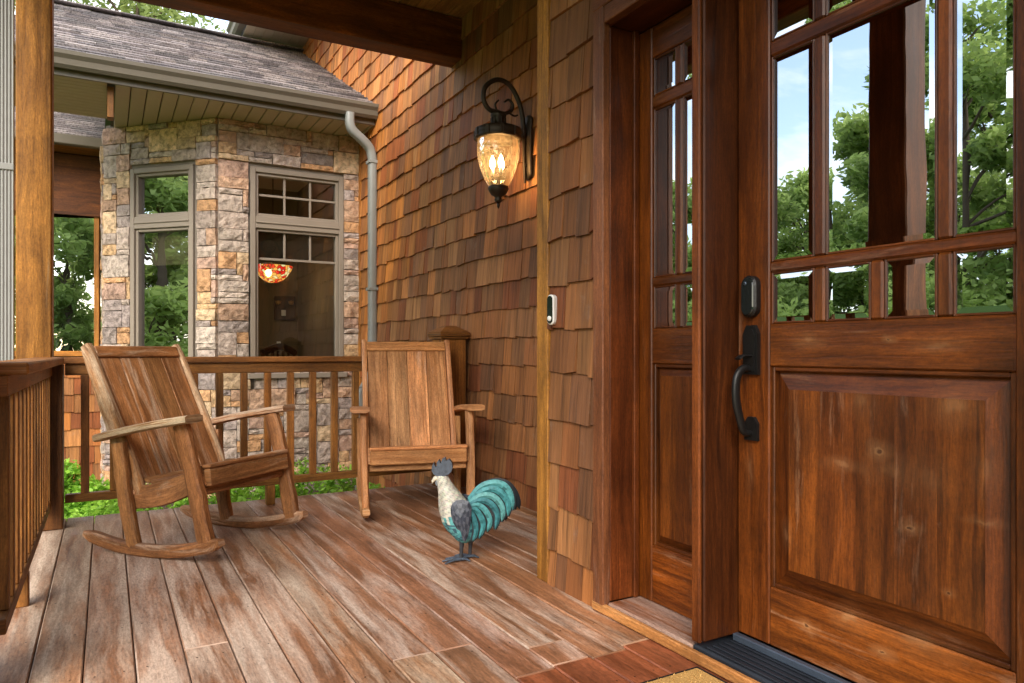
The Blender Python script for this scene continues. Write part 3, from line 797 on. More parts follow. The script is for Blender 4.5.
mb.add(vs,[[0,1,2,3],[4,5,6,7],[0,1,5,4],[3,0,4,7],[7,6,9,8]]); P0(mb.build('roof_deck',M['mortar']),wing)
mb=MB()
for k in range(11): x=-.75+k*.3; box(mb,x,min(x+.302,2.349),RY-.13,RY+.13,RZ_+.035,RZ_+.052,.004,asph())
P0(mb.build('ridge_cap',M['asphalt']),roof)
# gutter: K profile in (y,z)
gp=[(6.94,3.425),(6.94,3.31),(6.885,3.30),(6.86,3.325),(6.85,3.37),(6.825,3.40),(6.82,3.43),(6.833,3.43),(6.838,3.405),(6.863,3.375),(6.872,3.335),(6.888,3.315),(6.93,3.32),(6.93,3.425)]
mb=MB(); extrude_profile(mb,gp,0,-.78,2.335); P0(mb.build('gutter',M['taupe']),wing)
mb=MB(); box(mb,-.75,2.335,6.942,6.965,3.255,3.40,.003); P0(mb.build('fascia',M['taupe']),wing)
mb=MB()
x=.06
while x<2.33:
    box(mb,x,min(x+.117,2.345),6.966,8.6,3.262,3.285,.005,tone(.9,1.05,0,.01),1); x+=.125
P0(mb.build('soffit',M['soffit']),wing)
mb=MB(); box(mb,.03,2.345,6.966,8.6,3.29,3.30,0); box(mb,-.75,.028,6.966,8.05,3.29,3.30,0); P0(mb.build('soffit_backing',M['groove']),wing)
mb=MB()
for k in range(12): box(mb,-.75,.0,6.966+k*.09,6.966+k*.09+.083,3.258,3.278,.005,tone(.8,.86,0,.01),0)
P0(mb.build('soffit',M['soffit']),wing)
mb=MB(); box(mb,.002,.05,7.05,7.16,3.0,3.262,.003,(.5,.5,.5,0)); P0(mb.build('trim_board',W['trim']),wing)
# downspout of the wing
mb=MB(); 
pth=catmull([(2.06,6.88,3.315),(2.06,6.88,3.22),(2.09,6.885,3.15),(2.20,6.90,3.07),(2.275,6.915,3.0),(2.30,6.92,2.9)],5)
pth+=catmull([(2.30,6.92,2.85),(2.30,6.92,1.9),(2.30,6.92,.9),(2.295,6.92,.78),(2.20,6.90,.62),(2.16,6.89,.5),(2.16,6.89,-.42)],5)
sweep(mb,pth,(.040,.048),up=(0,1,0),n=16,sq=5,col=(1,1,1,0))
for z in(2.86,1.6): box(mb,2.25,2.348,6.865,6.975,z,z+.03,.002,(.95,.95,.95,0))
P0(mb.build('downspout',M['downpipe']),wing)
# left foreground downspout
mb=MB(); 
xc,yc=-.476,4.62
sec=[]; 
for (w,h) in[(.046,.034)]: pass
prof=[]
nf=6
xs=np.linspace(-.046,.046,2*nf+1)
for i,x in enumerate(xs): prof.append((xc+x, yc-.034+(.006 if i%2 else 0)))
for i,x in enumerate(xs[::-1]): prof.append((xc+x, yc+.034-(.006 if i%2 else 0)))
extrude_profile(mb,prof,2,-.45,3.3); box(mb,xc-.05,xc+.05,yc-.039,yc+.039,1.95,1.985,.003,(.97,.97,.97,0))
tag(mb.build('downspout',M['downpipe_l']),'pale ribbed downspout outside the left railing, beside the golden corner post','downspout')

# wing interior
ir=MB()
def rq(a,b,c,d,mi): ir.add([a,b,c,d],[[0,1,2,3]],None,(1,1,1,0),False,mi)
rq((.1,10.15,0),(2.30,10.15,0),(2.30,10.15,3.2),(.1,10.15,3.2),0); rq((2.30,7.6,0),(2.30,10.15,0),(2.30,10.15,3.2),(2.30,7.6,3.2),0)
rq((.1,8.5,0),(.1,10.15,0),(.1,10.15,3.2),(.1,8.5,3.2),0); 
for (zz,mi_) in((3.2,1),(.02,0)): ir.add([(.1,8.5,zz),(1.0,7.6,zz),(2.3,7.6,zz),(2.3,10.15,zz),(.1,10.15,zz)],[[0,1,2,3,4]],None,(1,1,1,0),False,mi_)
tag(ir.build('dining_room',[M['room'],M['roomceil']]),kind='structure')
# stained glass pendant
m,nt=nmat('stained_glass'); t=NT(nt); ob=t.n('ShaderNodeTexCoord').outputs['Object']
v=t.n('ShaderNodeTexVoronoi',i={'Vector':ob,'Scale':24.}); s=t.n('ShaderNodeSeparateColor',i={0:v.outputs['Color']}).outputs[0]
cc=t.ramp(s,[(0,(.8,.02,.01)),(.45,(.9,.08,.02)),(.6,(1,.45,.08)),(.8,(.9,.75,.35)),(1,(.2,.25,.05))],'CONSTANT')
ve=t.n('ShaderNodeTexVoronoi',feature='DISTANCE_TO_EDGE',i={'Vector':ob,'Scale':24.})
cc=t.mix(t.ramp(ve.outputs['Distance'],[(.03,0.),(.06,1.)]),(.01,.005,.003),cc)
t.out(t.n('ShaderNodeEmission',i={'Color':cc,'Strength':1.3})); M['tiffany']=m
lx,ly,lz=1.748,9.0,2.02
pl_=empty('pendant_lamp',(lx,ly,1.9)); tag(pl_,'red stained glass pendant lamp glowing inside the right stone bay window','lamp')
mb=MB(); lathe(mb,[(.0,-.06),(.06,-.055),(.12,-.025),(.17,.025),(.205,.075),(.225,.12),(.228,.14)],(lx,ly,1.885),28); P0(mb.build('lamp_shade',M['tiffany']),pl_)
mb=MB(); sweep(mb,[(lx,ly,3.19),(lx,ly,1.86)],(.006,.006),up=(0,1,0),col=(1,1,1,0)); lathe(mb,[(0,.02),(.06,.015),(.06,0)],(lx,ly,3.17)); lathe(mb,[(.035,0),(.03,.03),(.01,.05)],(lx,ly,2.005)); P0(mb.build('lamp_rod',M['bronze']),pl_)
for k in range(3): 
    mb=MB(); a=k*2.1; lathe(mb,[(0,-.04),(.02,-.03),(.03,0),(.02,.03),(0,.05)],(lx+.08*math.cos(a),ly+.08*math.sin(a),1.885)); P0(mb.build('bulb',M['bulb']),pl_)
pt=bpy.data.lights.new('pendant_light','POINT'); pt.energy=7; pt.color=(1,.72,.42); pt.shadow_soft_size=.12
po=bpy.data.objects.new('pendant_light',pt); C.objects.link(po); po.location=(lx,ly,1.72)
# wall things inside
mb=MB(); box(mb,2.02,2.07,10.125,10.148,1.02,1.13,.003,(1,1,1,0)); o=mb.build('switch_plate',M['white_pl']); tag(o,'small white switch plate on the wall inside the right bay window','switch')
pf=empty('wall_plaque',(2.12,10.12,1.6)); tag(pf,'dark framed plaque with gold accents on the wall inside the right bay window','picture')
mb=MB(); box(mb,1.98,2.26,10.10,10.147,1.42,1.75,.006,(1,1,1,0)); P0(mb.build('frame',M['paintframe']),pf)
GA=plain('gold_accent',(.6,.35,.1),.3,.8)
for (x,z) in((2.03,1.66),(2.2,1.66)): mb=MB(); lathe(mb,[(0,-.03),(.03,-.02),(.04,.02),(0,.03)],(x,10.09,z)); P0(mb.build('gold_accent',GA),pf)
mb=MB(); box(mb,2.07,2.13,10.085,10.099,1.48,1.56,.003); P0(mb.build('photo_card',M['white_pl']),pf)
def dining_chair(x,y,rz,label):
    r=empty('dining_chair',(x,y,0.02),rz); tag(r,label,'chair','dining chairs inside the bay')
    mb=MB()
    for s in(-1,1): sweep(mb,[(s*.2,.2,0),(s*.2,.2,.45),(s*.21,.26,1.0)],(.018,.018),up=(1,0,0),n=8,col=(1,1,1,0))
    P1=mb.build('back_post',M['darkwood'],r)
    mb=MB(); sweep(mb,catmull([(-.23,.255,.95),(-.12,.27,1.0),(0,.27,1.03),(.12,.27,1.0),(.23,.255,.95)],5),(.015,.04),n=8,col=(1,1,1,0)); box(mb,-.2,.2,.23,.245,.6,.64)
    for k in range(5): box(mb,-.15+k*.07,-.12+k*.07,.24,.255,.6,.98)
    mb.build('crest_rail',M['darkwood'],r)
    mb=MB(); box(mb,-.22,.22,-.2,.22,.43,.47,.01); mb.build('seat',M['darkwood'],r)
    for sx in(-1,1): mb=MB(); sweep(mb,[(sx*.19,-.17,0),(sx*.19,-.17,.43)],(.018,.018),up=(1,0,0),n=8,col=(1,1,1,0)); mb.build('leg',M['darkwood'],r)
dining_chair(1.22,8.55,PI-.3,'dark dining chair behind the left half of the right bay window')
dining_chair(1.62,8.75,PI+.4,'dark dining chair in the middle of the right bay window')

# upper main roof eave
mr=empty('main_roof',(1.6,9,5.2)); tag(mr,'upper roof eave with taupe gutter and soffit above the shingle wall','roof')
mb=MB()
for k in range(7): box(mb,1.56+k*.115,1.56+k*.115+.112,4,10.3,5.16,5.175,.003,tone(.75,.85,0,.01),1)
P0(mb.build('soffit',M['soffit']),mr)
gp2=[(1.55,5.33),(1.55,5.19),(1.47,5.18),(1.44,5.21),(1.43,5.27),(1.40,5.30),(1.40,5.335)]
mb=MB(); extrude_profile(mb,gp2,1,4,10.32); P0(mb.build('gutter',M['taupe']),mr)
mb=MB(); mb.add([(1.5,4,5.34),(1.5,10.34,5.34),(4.5,10.34,6.9),(4.5,4,6.9),(1.5,10.34,5.18),(4.5,10.34,5.18)],[[0,3,2,1],[1,2,5,4]],None,(.22,.2,.2,0)); P0(mb.build('roof_slope',M['asphalt']),mr)

# lower wing to the left of the bay
lw=empty('sunroom_wing',(-1,9.2,0)); tag(lw,'low sunroom wing left of the stone bay with dark framed glass over cedar shingles','house')
Y9=9.15
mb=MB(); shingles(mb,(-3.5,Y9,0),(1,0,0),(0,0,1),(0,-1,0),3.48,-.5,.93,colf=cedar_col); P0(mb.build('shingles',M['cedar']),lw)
mb=MB(); box(mb,-3.5,-.02,Y9+.001,Y9+.1,-.5,.94,0); P0(mb.build('wall_core',M['darkwood']),lw)
mb=MB(); box(mb,-3.5,-.02,Y9-.05,Y9+.08,.942,1.0,.004,tone(1.2,1.3),0); P0(mb.build('sill',W['trim']),lw)
mb=MB()
for x in(-1.9,-1.05,-.125): box(mb,x,x+.05,Y9-.02,Y9+.06,1.002,2.98,.004,None,2)
P0(mb.build('mullion',W['trim']),lw)
mb=MB(); box(mb,-3.5,-.02,Y9-.02,Y9+.1,2.98,3.13,.004,None,0); P0(mb.build('header',W['beam']),lw)
for (xa,xb) in((-1.85,-1.05),(-1.0,-.125),(-.075,-.02)):
    mb=MB(); dy=.16*(xb-xa); mb.add([(xa,Y9+.02+dy,1.0),(xb,Y9+.02,1.0),(xb,Y9+.02,2.98),(xa,Y9+.02+dy,2.98)],[[0,1,2,3]]); P0(mb.build('pane',M['glass_refl']),lw)
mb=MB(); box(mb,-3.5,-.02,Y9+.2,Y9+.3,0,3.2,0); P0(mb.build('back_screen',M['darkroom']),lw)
mb=MB(); box(mb,-3.5,-.02,Y9-.045,Y9-.025,2.47,2.978,.003,tone(.8,.85),0); P0(mb.build('reflection_panel',W['beam']),lw)  # added dark panel stands in for the shaded reflection at the glass top
sl2=Vector((0,1,.42)).normalized(); n2=Vector((0,-sl2.z,sl2.y))
mb=MB(); shingles(mb,(-3.5,Y9-.35,3.23),(1,0,0),sl2,n2,3.48,-.02,3.4,phase=-.02,exp=.15,wmin=.12,wmax=.34,thick=.019,colf=asph,jit=.003,gap=.0015)
P0(mb.build('roof',M['asphalt']),lw)
mb=MB(); mb.add([Vector((-3.5,Y9-.35,3.225)),Vector((-.02,Y9-.35,3.225)),Vector((-.02,Y9-.35,3.225))+sl2*3.4,Vector((-3.5,Y9-.35,3.225))+sl2*3.4],[[0,1,2,3]]); P0(mb.build('roof_deck',M['mortar']),lw)
mb=MB(); box(mb,-3.5,-.02,Y9-.45,Y9-.36,3.13,3.235,.01,None,0); P0(mb.build('gutter',M['taupe']),lw)
mb=MB(); box(mb,-3.5,-.02,Y9-.34,Y9-.02,3.135,3.15,.003,None,0); P0(mb.build('soffit',W['trim']),lw)

# ------------------------------------------------------------------ wall lantern
LY=3.92; LX=2.108
ln=empty('wall_lantern',(XW,LY,2.2)); tag(ln,'lit dark bronze wall lantern with scroll arm and amber glass on shingle wall','lantern')
mb=MB(); sweep(mb,catmull([(XW-.022,LY,2.48),(XW-.03,LY,2.45),(XW-.034,LY,2.28),(XW-.03,LY,2.12),(XW-.022,LY,2.09)],5),[(lerp(.02,.05,min(1,min(i,20-i)/4)),.014) for i in range(21)],up=(1,0,0),n=14,sq=3,col=(1,1,1,0)); P0(mb.build('backplate',M['bronze']),ln)
mb=MB()
arm=catmull([(XW-.05,LY,2.06),(XW-.055,LY,2.2),(XW-.06,LY,2.40),(XW-.09,LY,2.55),(XW-.16,LY,2.655),(XW-.25,LY,2.675),(XW-.33,LY,2.62),(XW-.345,LY,2.54),(XW-.31,LY,2.485),(XW-.255,LY,2.475)],6)
sweep(mb,arm,[(lerp(.007,.015,min(1,i/12)),lerp(.007,.015,min(1,i/12))) for i in range(len(arm))],up=(0,1,0),n=12,sq=2,col=(1,1,1,0))
cur=catmull([(XW-.255,LY,2.48),(XW-.2,LY,2.475),(XW-.15,LY,2.50),(XW-.14,LY,2.54),(XW-.17,LY,2.565),(XW-.2,LY,2.545)],5)
sweep(mb,cur,[(lerp(.013,.006,i/len(cur)),lerp(.013,.006,i/len(cur))) for i in range(len(cur))],up=(0,1,0),n=10,sq=2,col=(1,1,1,0))
sweep(mb,catmull([(XW-.17,LY,2.485),(XW-.13,LY,2.47),(XW-.105,LY,2.48)],4),(.006,.006),up=(0,1,0),n=8,sq=2,col=(1,1,1,0))
sweep(mb,catmull([(XW-.25,LY,2.48),(XW-.265,LY,2.52),(XW-.24,LY,2.55)],4),(.006,.006),up=(0,1,0),n=8,sq=2,col=(1,1,1,0))
sweep(mb,[(XW-.03,LY,2.35),(XW-.062,LY,2.35)],(.016,.016),n=10,sq=2,col=(1,1,1,0)); sweep(mb,[(XW-.03,LY,2.17),(XW-.056,LY,2.17)],(.016,.016),n=10,sq=2,col=(1,1,1,0))
P0(mb.build('scroll_arm',M['bronze']),ln)
mb=MB(); lathe(mb,[(0,2.475),(.03,2.475),(.048,2.465),(.05,2.45),(.042,2.44),(.045,2.40),(.055,2.395),(.06,2.385),(.075,2.378),(.13,2.372),(.146,2.365),(.148,2.335),(.143,2.325),(.148,2.318),(.146,2.305),(.132,2.30),(.128,2.33),(.0,2.36)],(LX,LY,0),28)
for k in range(10): 
    a=2*PI*k/10; box(mb,-.006,.006,-.012,.012,-.028,.028,.003,(1,1,1,0),M=Matrix.Translation((LX+.147*math.cos(a),LY+.147*math.sin(a),2.335))@Matrix.Rotation(a,4,'Z'))
for k in range(12):
    a=2*PI*k/12; box(mb,-.003,.003,-.006,.006,-.02,.02,.002,(1,1,1,0),M=Matrix.Translation((LX+.046*math.cos(a),LY+.046*math.sin(a),2.42))@Matrix.Rotation(a,4,'Z'))
P0(mb.build('cap',M['bronze']),ln)
m,nt=nmat('amber_seeded_glass'); t=NT(nt); ob=t.n('ShaderNodeTexCoord').outputs['Object']
fr_=t.n('ShaderNodeFresnel',i={'IOR':1.45}); nz=t.n('ShaderNodeTexVoronoi',i={'Vector':ob,'Scale':45.}).outputs['Distance']
b_=t.n('ShaderNodeBump',i={'Strength':.22,'Distance':.006,'Height':nz})
tr=t.n('ShaderNodeBsdfTransparent',i={'Color':(.97,.93,.85,1)}); g_=t.n('ShaderNodeBsdfGlossy',i={'Color':(1,.95,.85,1),'Roughness':.08,'Normal':b_.outputs[0]})
tl=t.n('ShaderNodeBsdfTranslucent',i={'Color':(1,.85,.62,1)})
mx=t.n('ShaderNodeMixShader',i={0:t.math('ADD',t.math('MULTIPLY',fr_.outputs[0],.8),.06),1:tr.outputs[0],2:g_.outputs[0]})
mx2=t.n('ShaderNodeMixShader',i={0:t.ramp(nz,[(.1,.02),(.6,.10)]),1:mx.outputs[0],2:tl.outputs[0]})
t.out(mx2); M['amber']=m
mb=MB(); gpf=[(.126,2.318),(.131,2.27),(.130,2.22),(.122,2.165),(.106,2.11),(.084,2.055),(.055,2.005)]
pp=catmull([(a,0,b) for a,b in gpf],4); lathe(mb,[(p.x,p.z) for p in pp],(LX,LY,0),36); P0(mb.build('glass_shade',M['amber']),ln)
mb=MB(); lathe(mb,[(.0,2.03),(.05,2.025),(.062,2.015),(.066,2.0),(.058,1.985),(.045,1.965),(.028,1.955),(.02,1.945),(.026,1.935),(.02,1.922),(.009,1.915),(.012,1.917),(.008,1.89),(0,1.878)],(LX,LY,0),22); P0(mb.build('finial',M['bronze']),ln)
mb=MB(); lathe(mb,[(.012,2.02),(.012,2.06),(.04,2.065),(.045,2.075),(0,2.08)],(LX,LY,0),14); P0(mb.build('candle_holder',M['bronze']),ln)
for k in range(3):
    a=k*2*PI/3+.5; x,y=LX+.036*math.cos(a),LY+.036*math.sin(a)
    mb=MB(); lathe(mb,[(0,2.125),(.010,2.125),(.0105,2.08),(0,2.08)][::-1],(x,y,0),12); cs=P0(mb.build('candle_sleeve',M['white_pl']),ln)
    mb=MB(); lathe(mb,[(.007,2.126),(.015,2.14),(.019,2.157),(.014,2.18),(.004,2.205),(0,2.21)],(x,y,0),14); P0(mb.build('bulb',M['bulb']),ln)
pt=bpy.data.lights.new('lantern_light','POINT'); pt.energy=9; pt.color=(1,.55,.2); pt.shadow_soft_size=.05
po=bpy.data.objects.new('lantern_light',pt); C.objects.link(po); po.location=(LX,LY,2.165)

# ------------------------------------------------------------------ doorbell
dbl=empty('doorbell',(XB,2.612,1.17)); tag(dbl,'small white and black doorbell mounted at the edge of the golden corner board','doorbell')
Md=Matrix.Translation((XB-.006,2.572,0))@Matrix.Rotation(R(20),4,'Z')
mb=MB(); capsule(mb,0,0,1.110,1.238,.037,.026); 
mb.V=[tuple(Md@Vector(v)) for v in mb.V]; P0(mb.build('case',M['white_pl']),dbl)
mb=MB(); capsule(mb,-.0262,0,1.116,1.232,.028,.004,edge=.002); mb.V=[tuple(Md@Vector(v)) for v in mb.V]; fp=P0(mb.build('face_plate',M['blackglass']),dbl)
mb=MB(); lathe(mb,[(0,.003),(.009,.003),(.011,0)],(0,0,0),16); mb.V=[tuple(Md@Vector((-.0304-v[2],v[0],1.137+v[1]))) for v in mb.V]; P0(mb.build('button',M['white_pl']),fp)

# ------------------------------------------------------------------ doormat
mb0=empty('door_mat',(1.3,1.2,0)); tag(mb0,'coir door mat with dark border on the deck before the front door','mat')
mb=MB(); box(mb,.93,1.618,.72,1.688,.001,.010,.003,(1,1,1,0)); P0(mb.build('backing',M['coir_d']),mb0)
mb=MB(); box(mb,.955,1.598,.745,1.668,.0105,.016,.004,(1,1,1,0))
n=5200; P=np.stack([rng.uniform(.955,1.598,n),rng.uniform(.745,1.668,n)],1)
for (x,y) in P:
    # dark scroll lines stay free of tufts
    if abs(((x*1.0+y*.6)*5.2)%1-.5)<.06 or abs(((x*.7-y)*4.4)%1-.5)<.05: continue
    a=random.uniform(0,6.28); l=random.uniform(.003,.006); k=random.uniform(.6,1.5)
    mb.add([(x,y,.0155),(x+.004*math.cos(a),y+.004*math.sin(a),.0155),(x+.007*math.cos(a+.6),y+.007*math.sin(a+.6),.016+l)],[[0,1,2]],None,(k,k,k,0))
M['coir']=plain('coir_tufts',(.46,.27,.09),.95,0,1.,130,.4,.1,True)
P0(mb.build('coir_pile',M['coir']),mb0)

# ------------------------------------------------------------------ rocking chairs
RR=1.526
def arc(y): return RR-math.sqrt(RR*RR-y*y)
def bow(p0,p1,mid=(0,0,0),k=10):
    p0,p1,mid=Vector(p0),Vector(p1),Vector(mid)
    return [p0.lerp(p1,i/k)+mid*math.sin(PI*i/k) for i in range(k+1)]
def rocking_chair(x,y,a,p,wd_,label,rough,seed):
    random.seed(seed)
    root=bpy.data.objects.new('rocking_chair',None); C.objects.link(root)
    Mx=Matrix.Translation((x,y,RR))@Matrix.Rotation(R(a)+PI,4,'Z')@Matrix.Rotation(R(p),4,'X')@Matrix.Translation((0,0,-RR))
    root.matrix_world=Mx; tag(root,label,'rocking chair','wooden rocking chairs on the porch')
    j=.035*rough
    def mk(name,mb): return mb.build(name,wd_,root)
    wv=lambda: random.uniform(-.06,.10)*rough
    for s in(-1,1):
        mb=MB(); ys=np.linspace(-.516,.345,22)
        sweep(mb,[(s*.314,yy,arc(yy)+.031) for yy in ys],[(.021,.031*(.55 if i in(0,21) else .9 if i in(1,20) else 1)) for i in range(22)],n=16,sq=6,col=tone(.85,1.05,.10+wv()),jit=j*.4,smooth=False); mk('rocker',mb)
        mb=MB(); sweep(mb,bow((s*.312,.256,.055),(s*.322,.165,.632),(s*.004,.01,0)),[(.022*random.uniform(.97,1.05),.043*random.uniform(.92,1.08)) for i in range(11)],up=(0,1,0),n=16,sq=4.5,col=tone(.85,1.05,wv()),jit=j,smooth=False); mk('front_leg',mb)
        mb=MB(); sweep(mb,bow((s*.312,-.196,.05),(s*.318,-.243,.565),(s*.004,-.008,0)),[(.022*random.uniform(.97,1.05),.040*random.uniform(.92,1.06)) for i in range(11)],up=(0,1,0),n=16,sq=4.5,col=tone(.85,1.05,wv()),jit=j,smooth=False); mk('rear_leg',mb)
        mb=MB(); pts=bow((s*.335,-.36,.597),(s*.345,.268,.655),(0,0,.008),14)
        sweep(mb,pts,[(lerp(.034,.054,min(1,i/8)),.019) for i in range(15)],n=16,sq=7,col=tone(.95,1.15,.08+wv()),jit=j*.5,smooth=False); mk('armrest',mb)
        # seat side rail with a curved underside
        mb=MB(); pts=[];sec=[]
        for i in range(13):
            q=i/12; yy=lerp(-.30,.245,q); zt=.345+.085*q**1.3 -.02*math.sin(PI*q); hh=.050+.008*math.sin(PI*q)
            pts.append((s*.283,yy,zt-hh+.0)); sec.append((.018,hh))
        sweep(mb,pts,sec,n=12,sq=8,col=tone(.9,1.05,.02+wv()),jit=j*.25,smooth=False)
        for k in range(3): # wooden plugs
            pass
        mk('seat_rail',mb)
        # back stile, broad board set on edge
        mb=MB(); pts=[];sec=[]
        for i in range(13):
            q=i/12; zz=lerp(.30,1.072,q); yy=lerp(-.16,-.449,q)
            pts.append((s*.285,yy-.012,zz)); sec.append((.016,interp(q,[0,.25,.6,.95,1],[.045,.052,.046,.034,.026])))
        sweep(mb,pts,sec,up=(0,1,.4),n=12,sq=8,col=tone(.9,1.08,.06+wv()),jit=j*.25,smooth=False); mk('back_stile',mb)
    # seat front rail
    mb=MB(); box(mb,-.288,.288,.243,.281,.328,.412,.006,tone(1.0,1.12,-.03)); mk('seat_front_rail',mb)
    # seat planks
    mb=MB()
    for k in range(6):
        q0=k/6; y0=lerp(-.19,.24,q0); q=(k+.5)/6
        z=.372+.045*q**1.5-.03*math.sin(PI*q); sl=(.045*1.5*q**.5-.03*PI*math.cos(PI*q))/.43
        Mk=Matrix.Translation((0,y0+.035,z))@Matrix.Rotation(math.atan(sl),4,'X')
        box(mb,-.264,.264,-.034,.034,-.011,.011,.004,tone(.85,1.1,wv()),0,Mk)
    box(mb,-.29,.29,.236,.286,.4125,.432,.006,tone(1.,1.1,.05),0)
    mk('seat',mb)
    # back planks
    ang=math.atan2(.255,.68)
    mb=MB(); n=4; w=.534/n
    for k in range(n):
        Mk=Matrix.Translation((-.267+w*(k+.5),-.190,.385))@Matrix.Rotation(ang,4,'X')
        box(mb,-w/2+.0018,w/2-.0018,-.009,.009,-.02,.655,.003,tone(.82,1.12,wv()),2,Mk)
    mk('backrest',mb)
    Mk=Matrix.Translation((0,-.190,.385))@Matrix.Rotation(ang,4,'X')
    mb=MB(); box(mb,-.268,.268,-.016,.018,.657,.722,.005,tone(.95,1.1,-.02),0,Mk); mk('top_rail',mb)
    mb=MB(); box(mb,-.268,.268,-.03,-.0105,.12,.17,.004,tone(.8,.95),0,Mk); mk('back_brace',mb)
    mb=MB(); box(mb,-.29,.29,-.235,-.195,.23,.285,.005,tone(.75,.9),0); mk('stretcher',mb)
    mb=MB(); box(mb,-.292,.292,.20,.235,.285,.325,.005,tone(.75,.9),0); mk('stretcher',mb)
    # wooden plugs
    for s in(-1,1):
        for (yy,zz) in((.21,.375),(-.19,.315),(-.21,.345)):
            mb=MB(); o=Vector((s*.3005,yy,zz)); sweep(mb,[o,o+Vector((s*.005,0,0))],(.011,.011),n=10,sq=2,col=(1.5,1.35,1.2,.05)); mk('peg',mb)
    return root
rocking_chair(.393,4.144,40.1,5.47,W['chair_dark'],'dark weathered rocking chair at the left, turned sideways and tipped back',1.2,11)
rocking_chair(1.69,4.27,-14.7,0.3,W['chair_light'],'honey coloured rocking chair facing out behind the rooster statue',.6,23)
random.seed(99)

# ------------------------------------------------------------------ rooster statue
K=.00098
M['roo']=attr_mat('painted_tin',.45,40,.35,.5,False,.4,.004)
def rp(x,y,t=0.): return Vector(((x-230)*K, t, (590-y)*K))
roo=empty('rooster_statue',(1.50,3.108,0),-TH); tag(roo,'painted metal rooster statue, cream neck and teal tail, standing on the deck','statue')
ys=np.linspace(168,507,44)
yk=[168,180,200,240,280,320,360,400,440,470,490,503,507]
xl=[86,78,84,88,91,93,97,108,132,160,180,200,214]; xr=[120,138,150,180,215,246,262,272,276,270,258,240,222]
th=[12,24,30,40,50,60,68,72,70,60,46,26,8]
mb=MB(); n=28; vs=[];cols=[];fs=[]
for y in ys:
    a,b,t_=interp(y,yk,xl),interp(y,yk,xr),interp(y,yk,th)
    for k in range(n):
        an=2*PI*k/n; rid=1+.025*math.sin(an*9+y*.05)
        vs.append(rp((a+b)/2+(b-a)/2*math.cos(an)*rid, y, t_*math.sin(an)*K*rid))
for j in range(len(ys)-1):
    for k in range(n):
        an=2*PI*(k+.5)/n; y=(ys[j]+ys[j+1])/2
        q=[j*n+k,j*n+(k+1)%n,(j+1)*n+(k+1)%n,(j+1)*n+k][::-1]; fs.append(q)
        a,b=interp(y,yk,xl),interp(y,yk,xr); x=(a+b)/2+(b-a)/2*math.cos(an)
        edge=392+22*math.sin(an*11)-max(0,x-140)*.75
        if y<edge: c=(.5+random.uniform(-.05,.05),.48+random.uniform(-.05,.05),.4,0) if (int(y/9)+k)%3 else (.36,.35,.31,0)
        else: c=random.choice([(.07,.26,.28,0),(.09,.31,.31,0),(.05,.19,.22,0),(.11,.33,.34,0),(.04,.10,.13,0)])
        cols.append(c)
fs.append(list(range(n))); cols.append((.6,.58,.5,0)); fs.append([(len(ys)-1)*n+k for k in range(n)][::-1]); cols.append((.1,.35,.35,0))
mb.add(vs,fs,None,cols,True); mb.build('body',M['roo'],roo)
# beak, comb, wattle, eye
mb=MB(); sweep(mb,[rp(92,188),rp(74,192),rp(64,205),rp(62,216)],[(.014,.016),(.011,.012),(.007,.008),(.001,.001)],up=(0,1,0),n=10,sq=2,col=(.62,.56,.44,0)); mb.build('beak',M['roo'],roo)
def plate(mb, poly, th_, col, off=0.):
    n=len(poly); vs=[rp(x,y,off-th_) for x,y in poly]+[rp(x,y,off+th_) for x,y in poly]
    fs=[list(range(n)),[n+k for k in range(n)][::-1]]+[[k,n+k,n+(k+1)%n,(k+1)%n] for k in range(n)]
    mb.add(vs,fs,None,col)
mb=MB(); plate(mb,[(84,176),(70,168),(60,150),(62,128),(70,112),(76,130),(84,134),(86,110),(96,98),(104,116),(112,94),(126,88),(130,102),(146,96),(158,112),(162,136),(156,156),(142,170),(118,178)],.020,(.06,.075,.1,0)); mb.build('comb',M['roo'],roo)
mb=MB(); plate(mb,[(80,196),(90,198),(92,218),(84,228),(76,216)],.006,(.16,.18,.2,0)); mb.build('wattle',M['roo'],roo)
# wings
for s in(-1,1):
    mb=MB()
    poly=[(165,300),(185,284),(215,280),(245,290),(258,320),(256,360),(250,410),(240,455),(226,484),(214,470),(206,440),(186,420),(168,390),(158,350),(157,320)]
    n=len(poly); cx,cy=205,365
    vs=[];fs=[];cl=[]
    rings=[1,.8,.55,.3]
    for r_ in rings:
        for x,y in poly:
            X,Y=cx+(x-cx)*r_,cy+(y-cy)*r_; vs.append(rp(X,Y,s*(-.068-.022*(1-r_)**.7)*1.0))
    vs.append(rp(cx,cy,s*-.092))
    for j in range(3):
        for k in range(n):
            fs.append([j*n+k,j*n+(k+1)%n,(j+1)*n+(k+1)%n,(j+1)*n+k]); cl.append((.035,.042,.06,0) if (j+k)%2 else (.085,.095,.12,0))
    for k in range(n): fs.append([3*n+k,3*n+(k+1)%n,4*n]); cl.append((.05,.06,.085,0))
    mb.add(vs,fs,None,cl,False); mb.build('wing',M['roo'],roo)
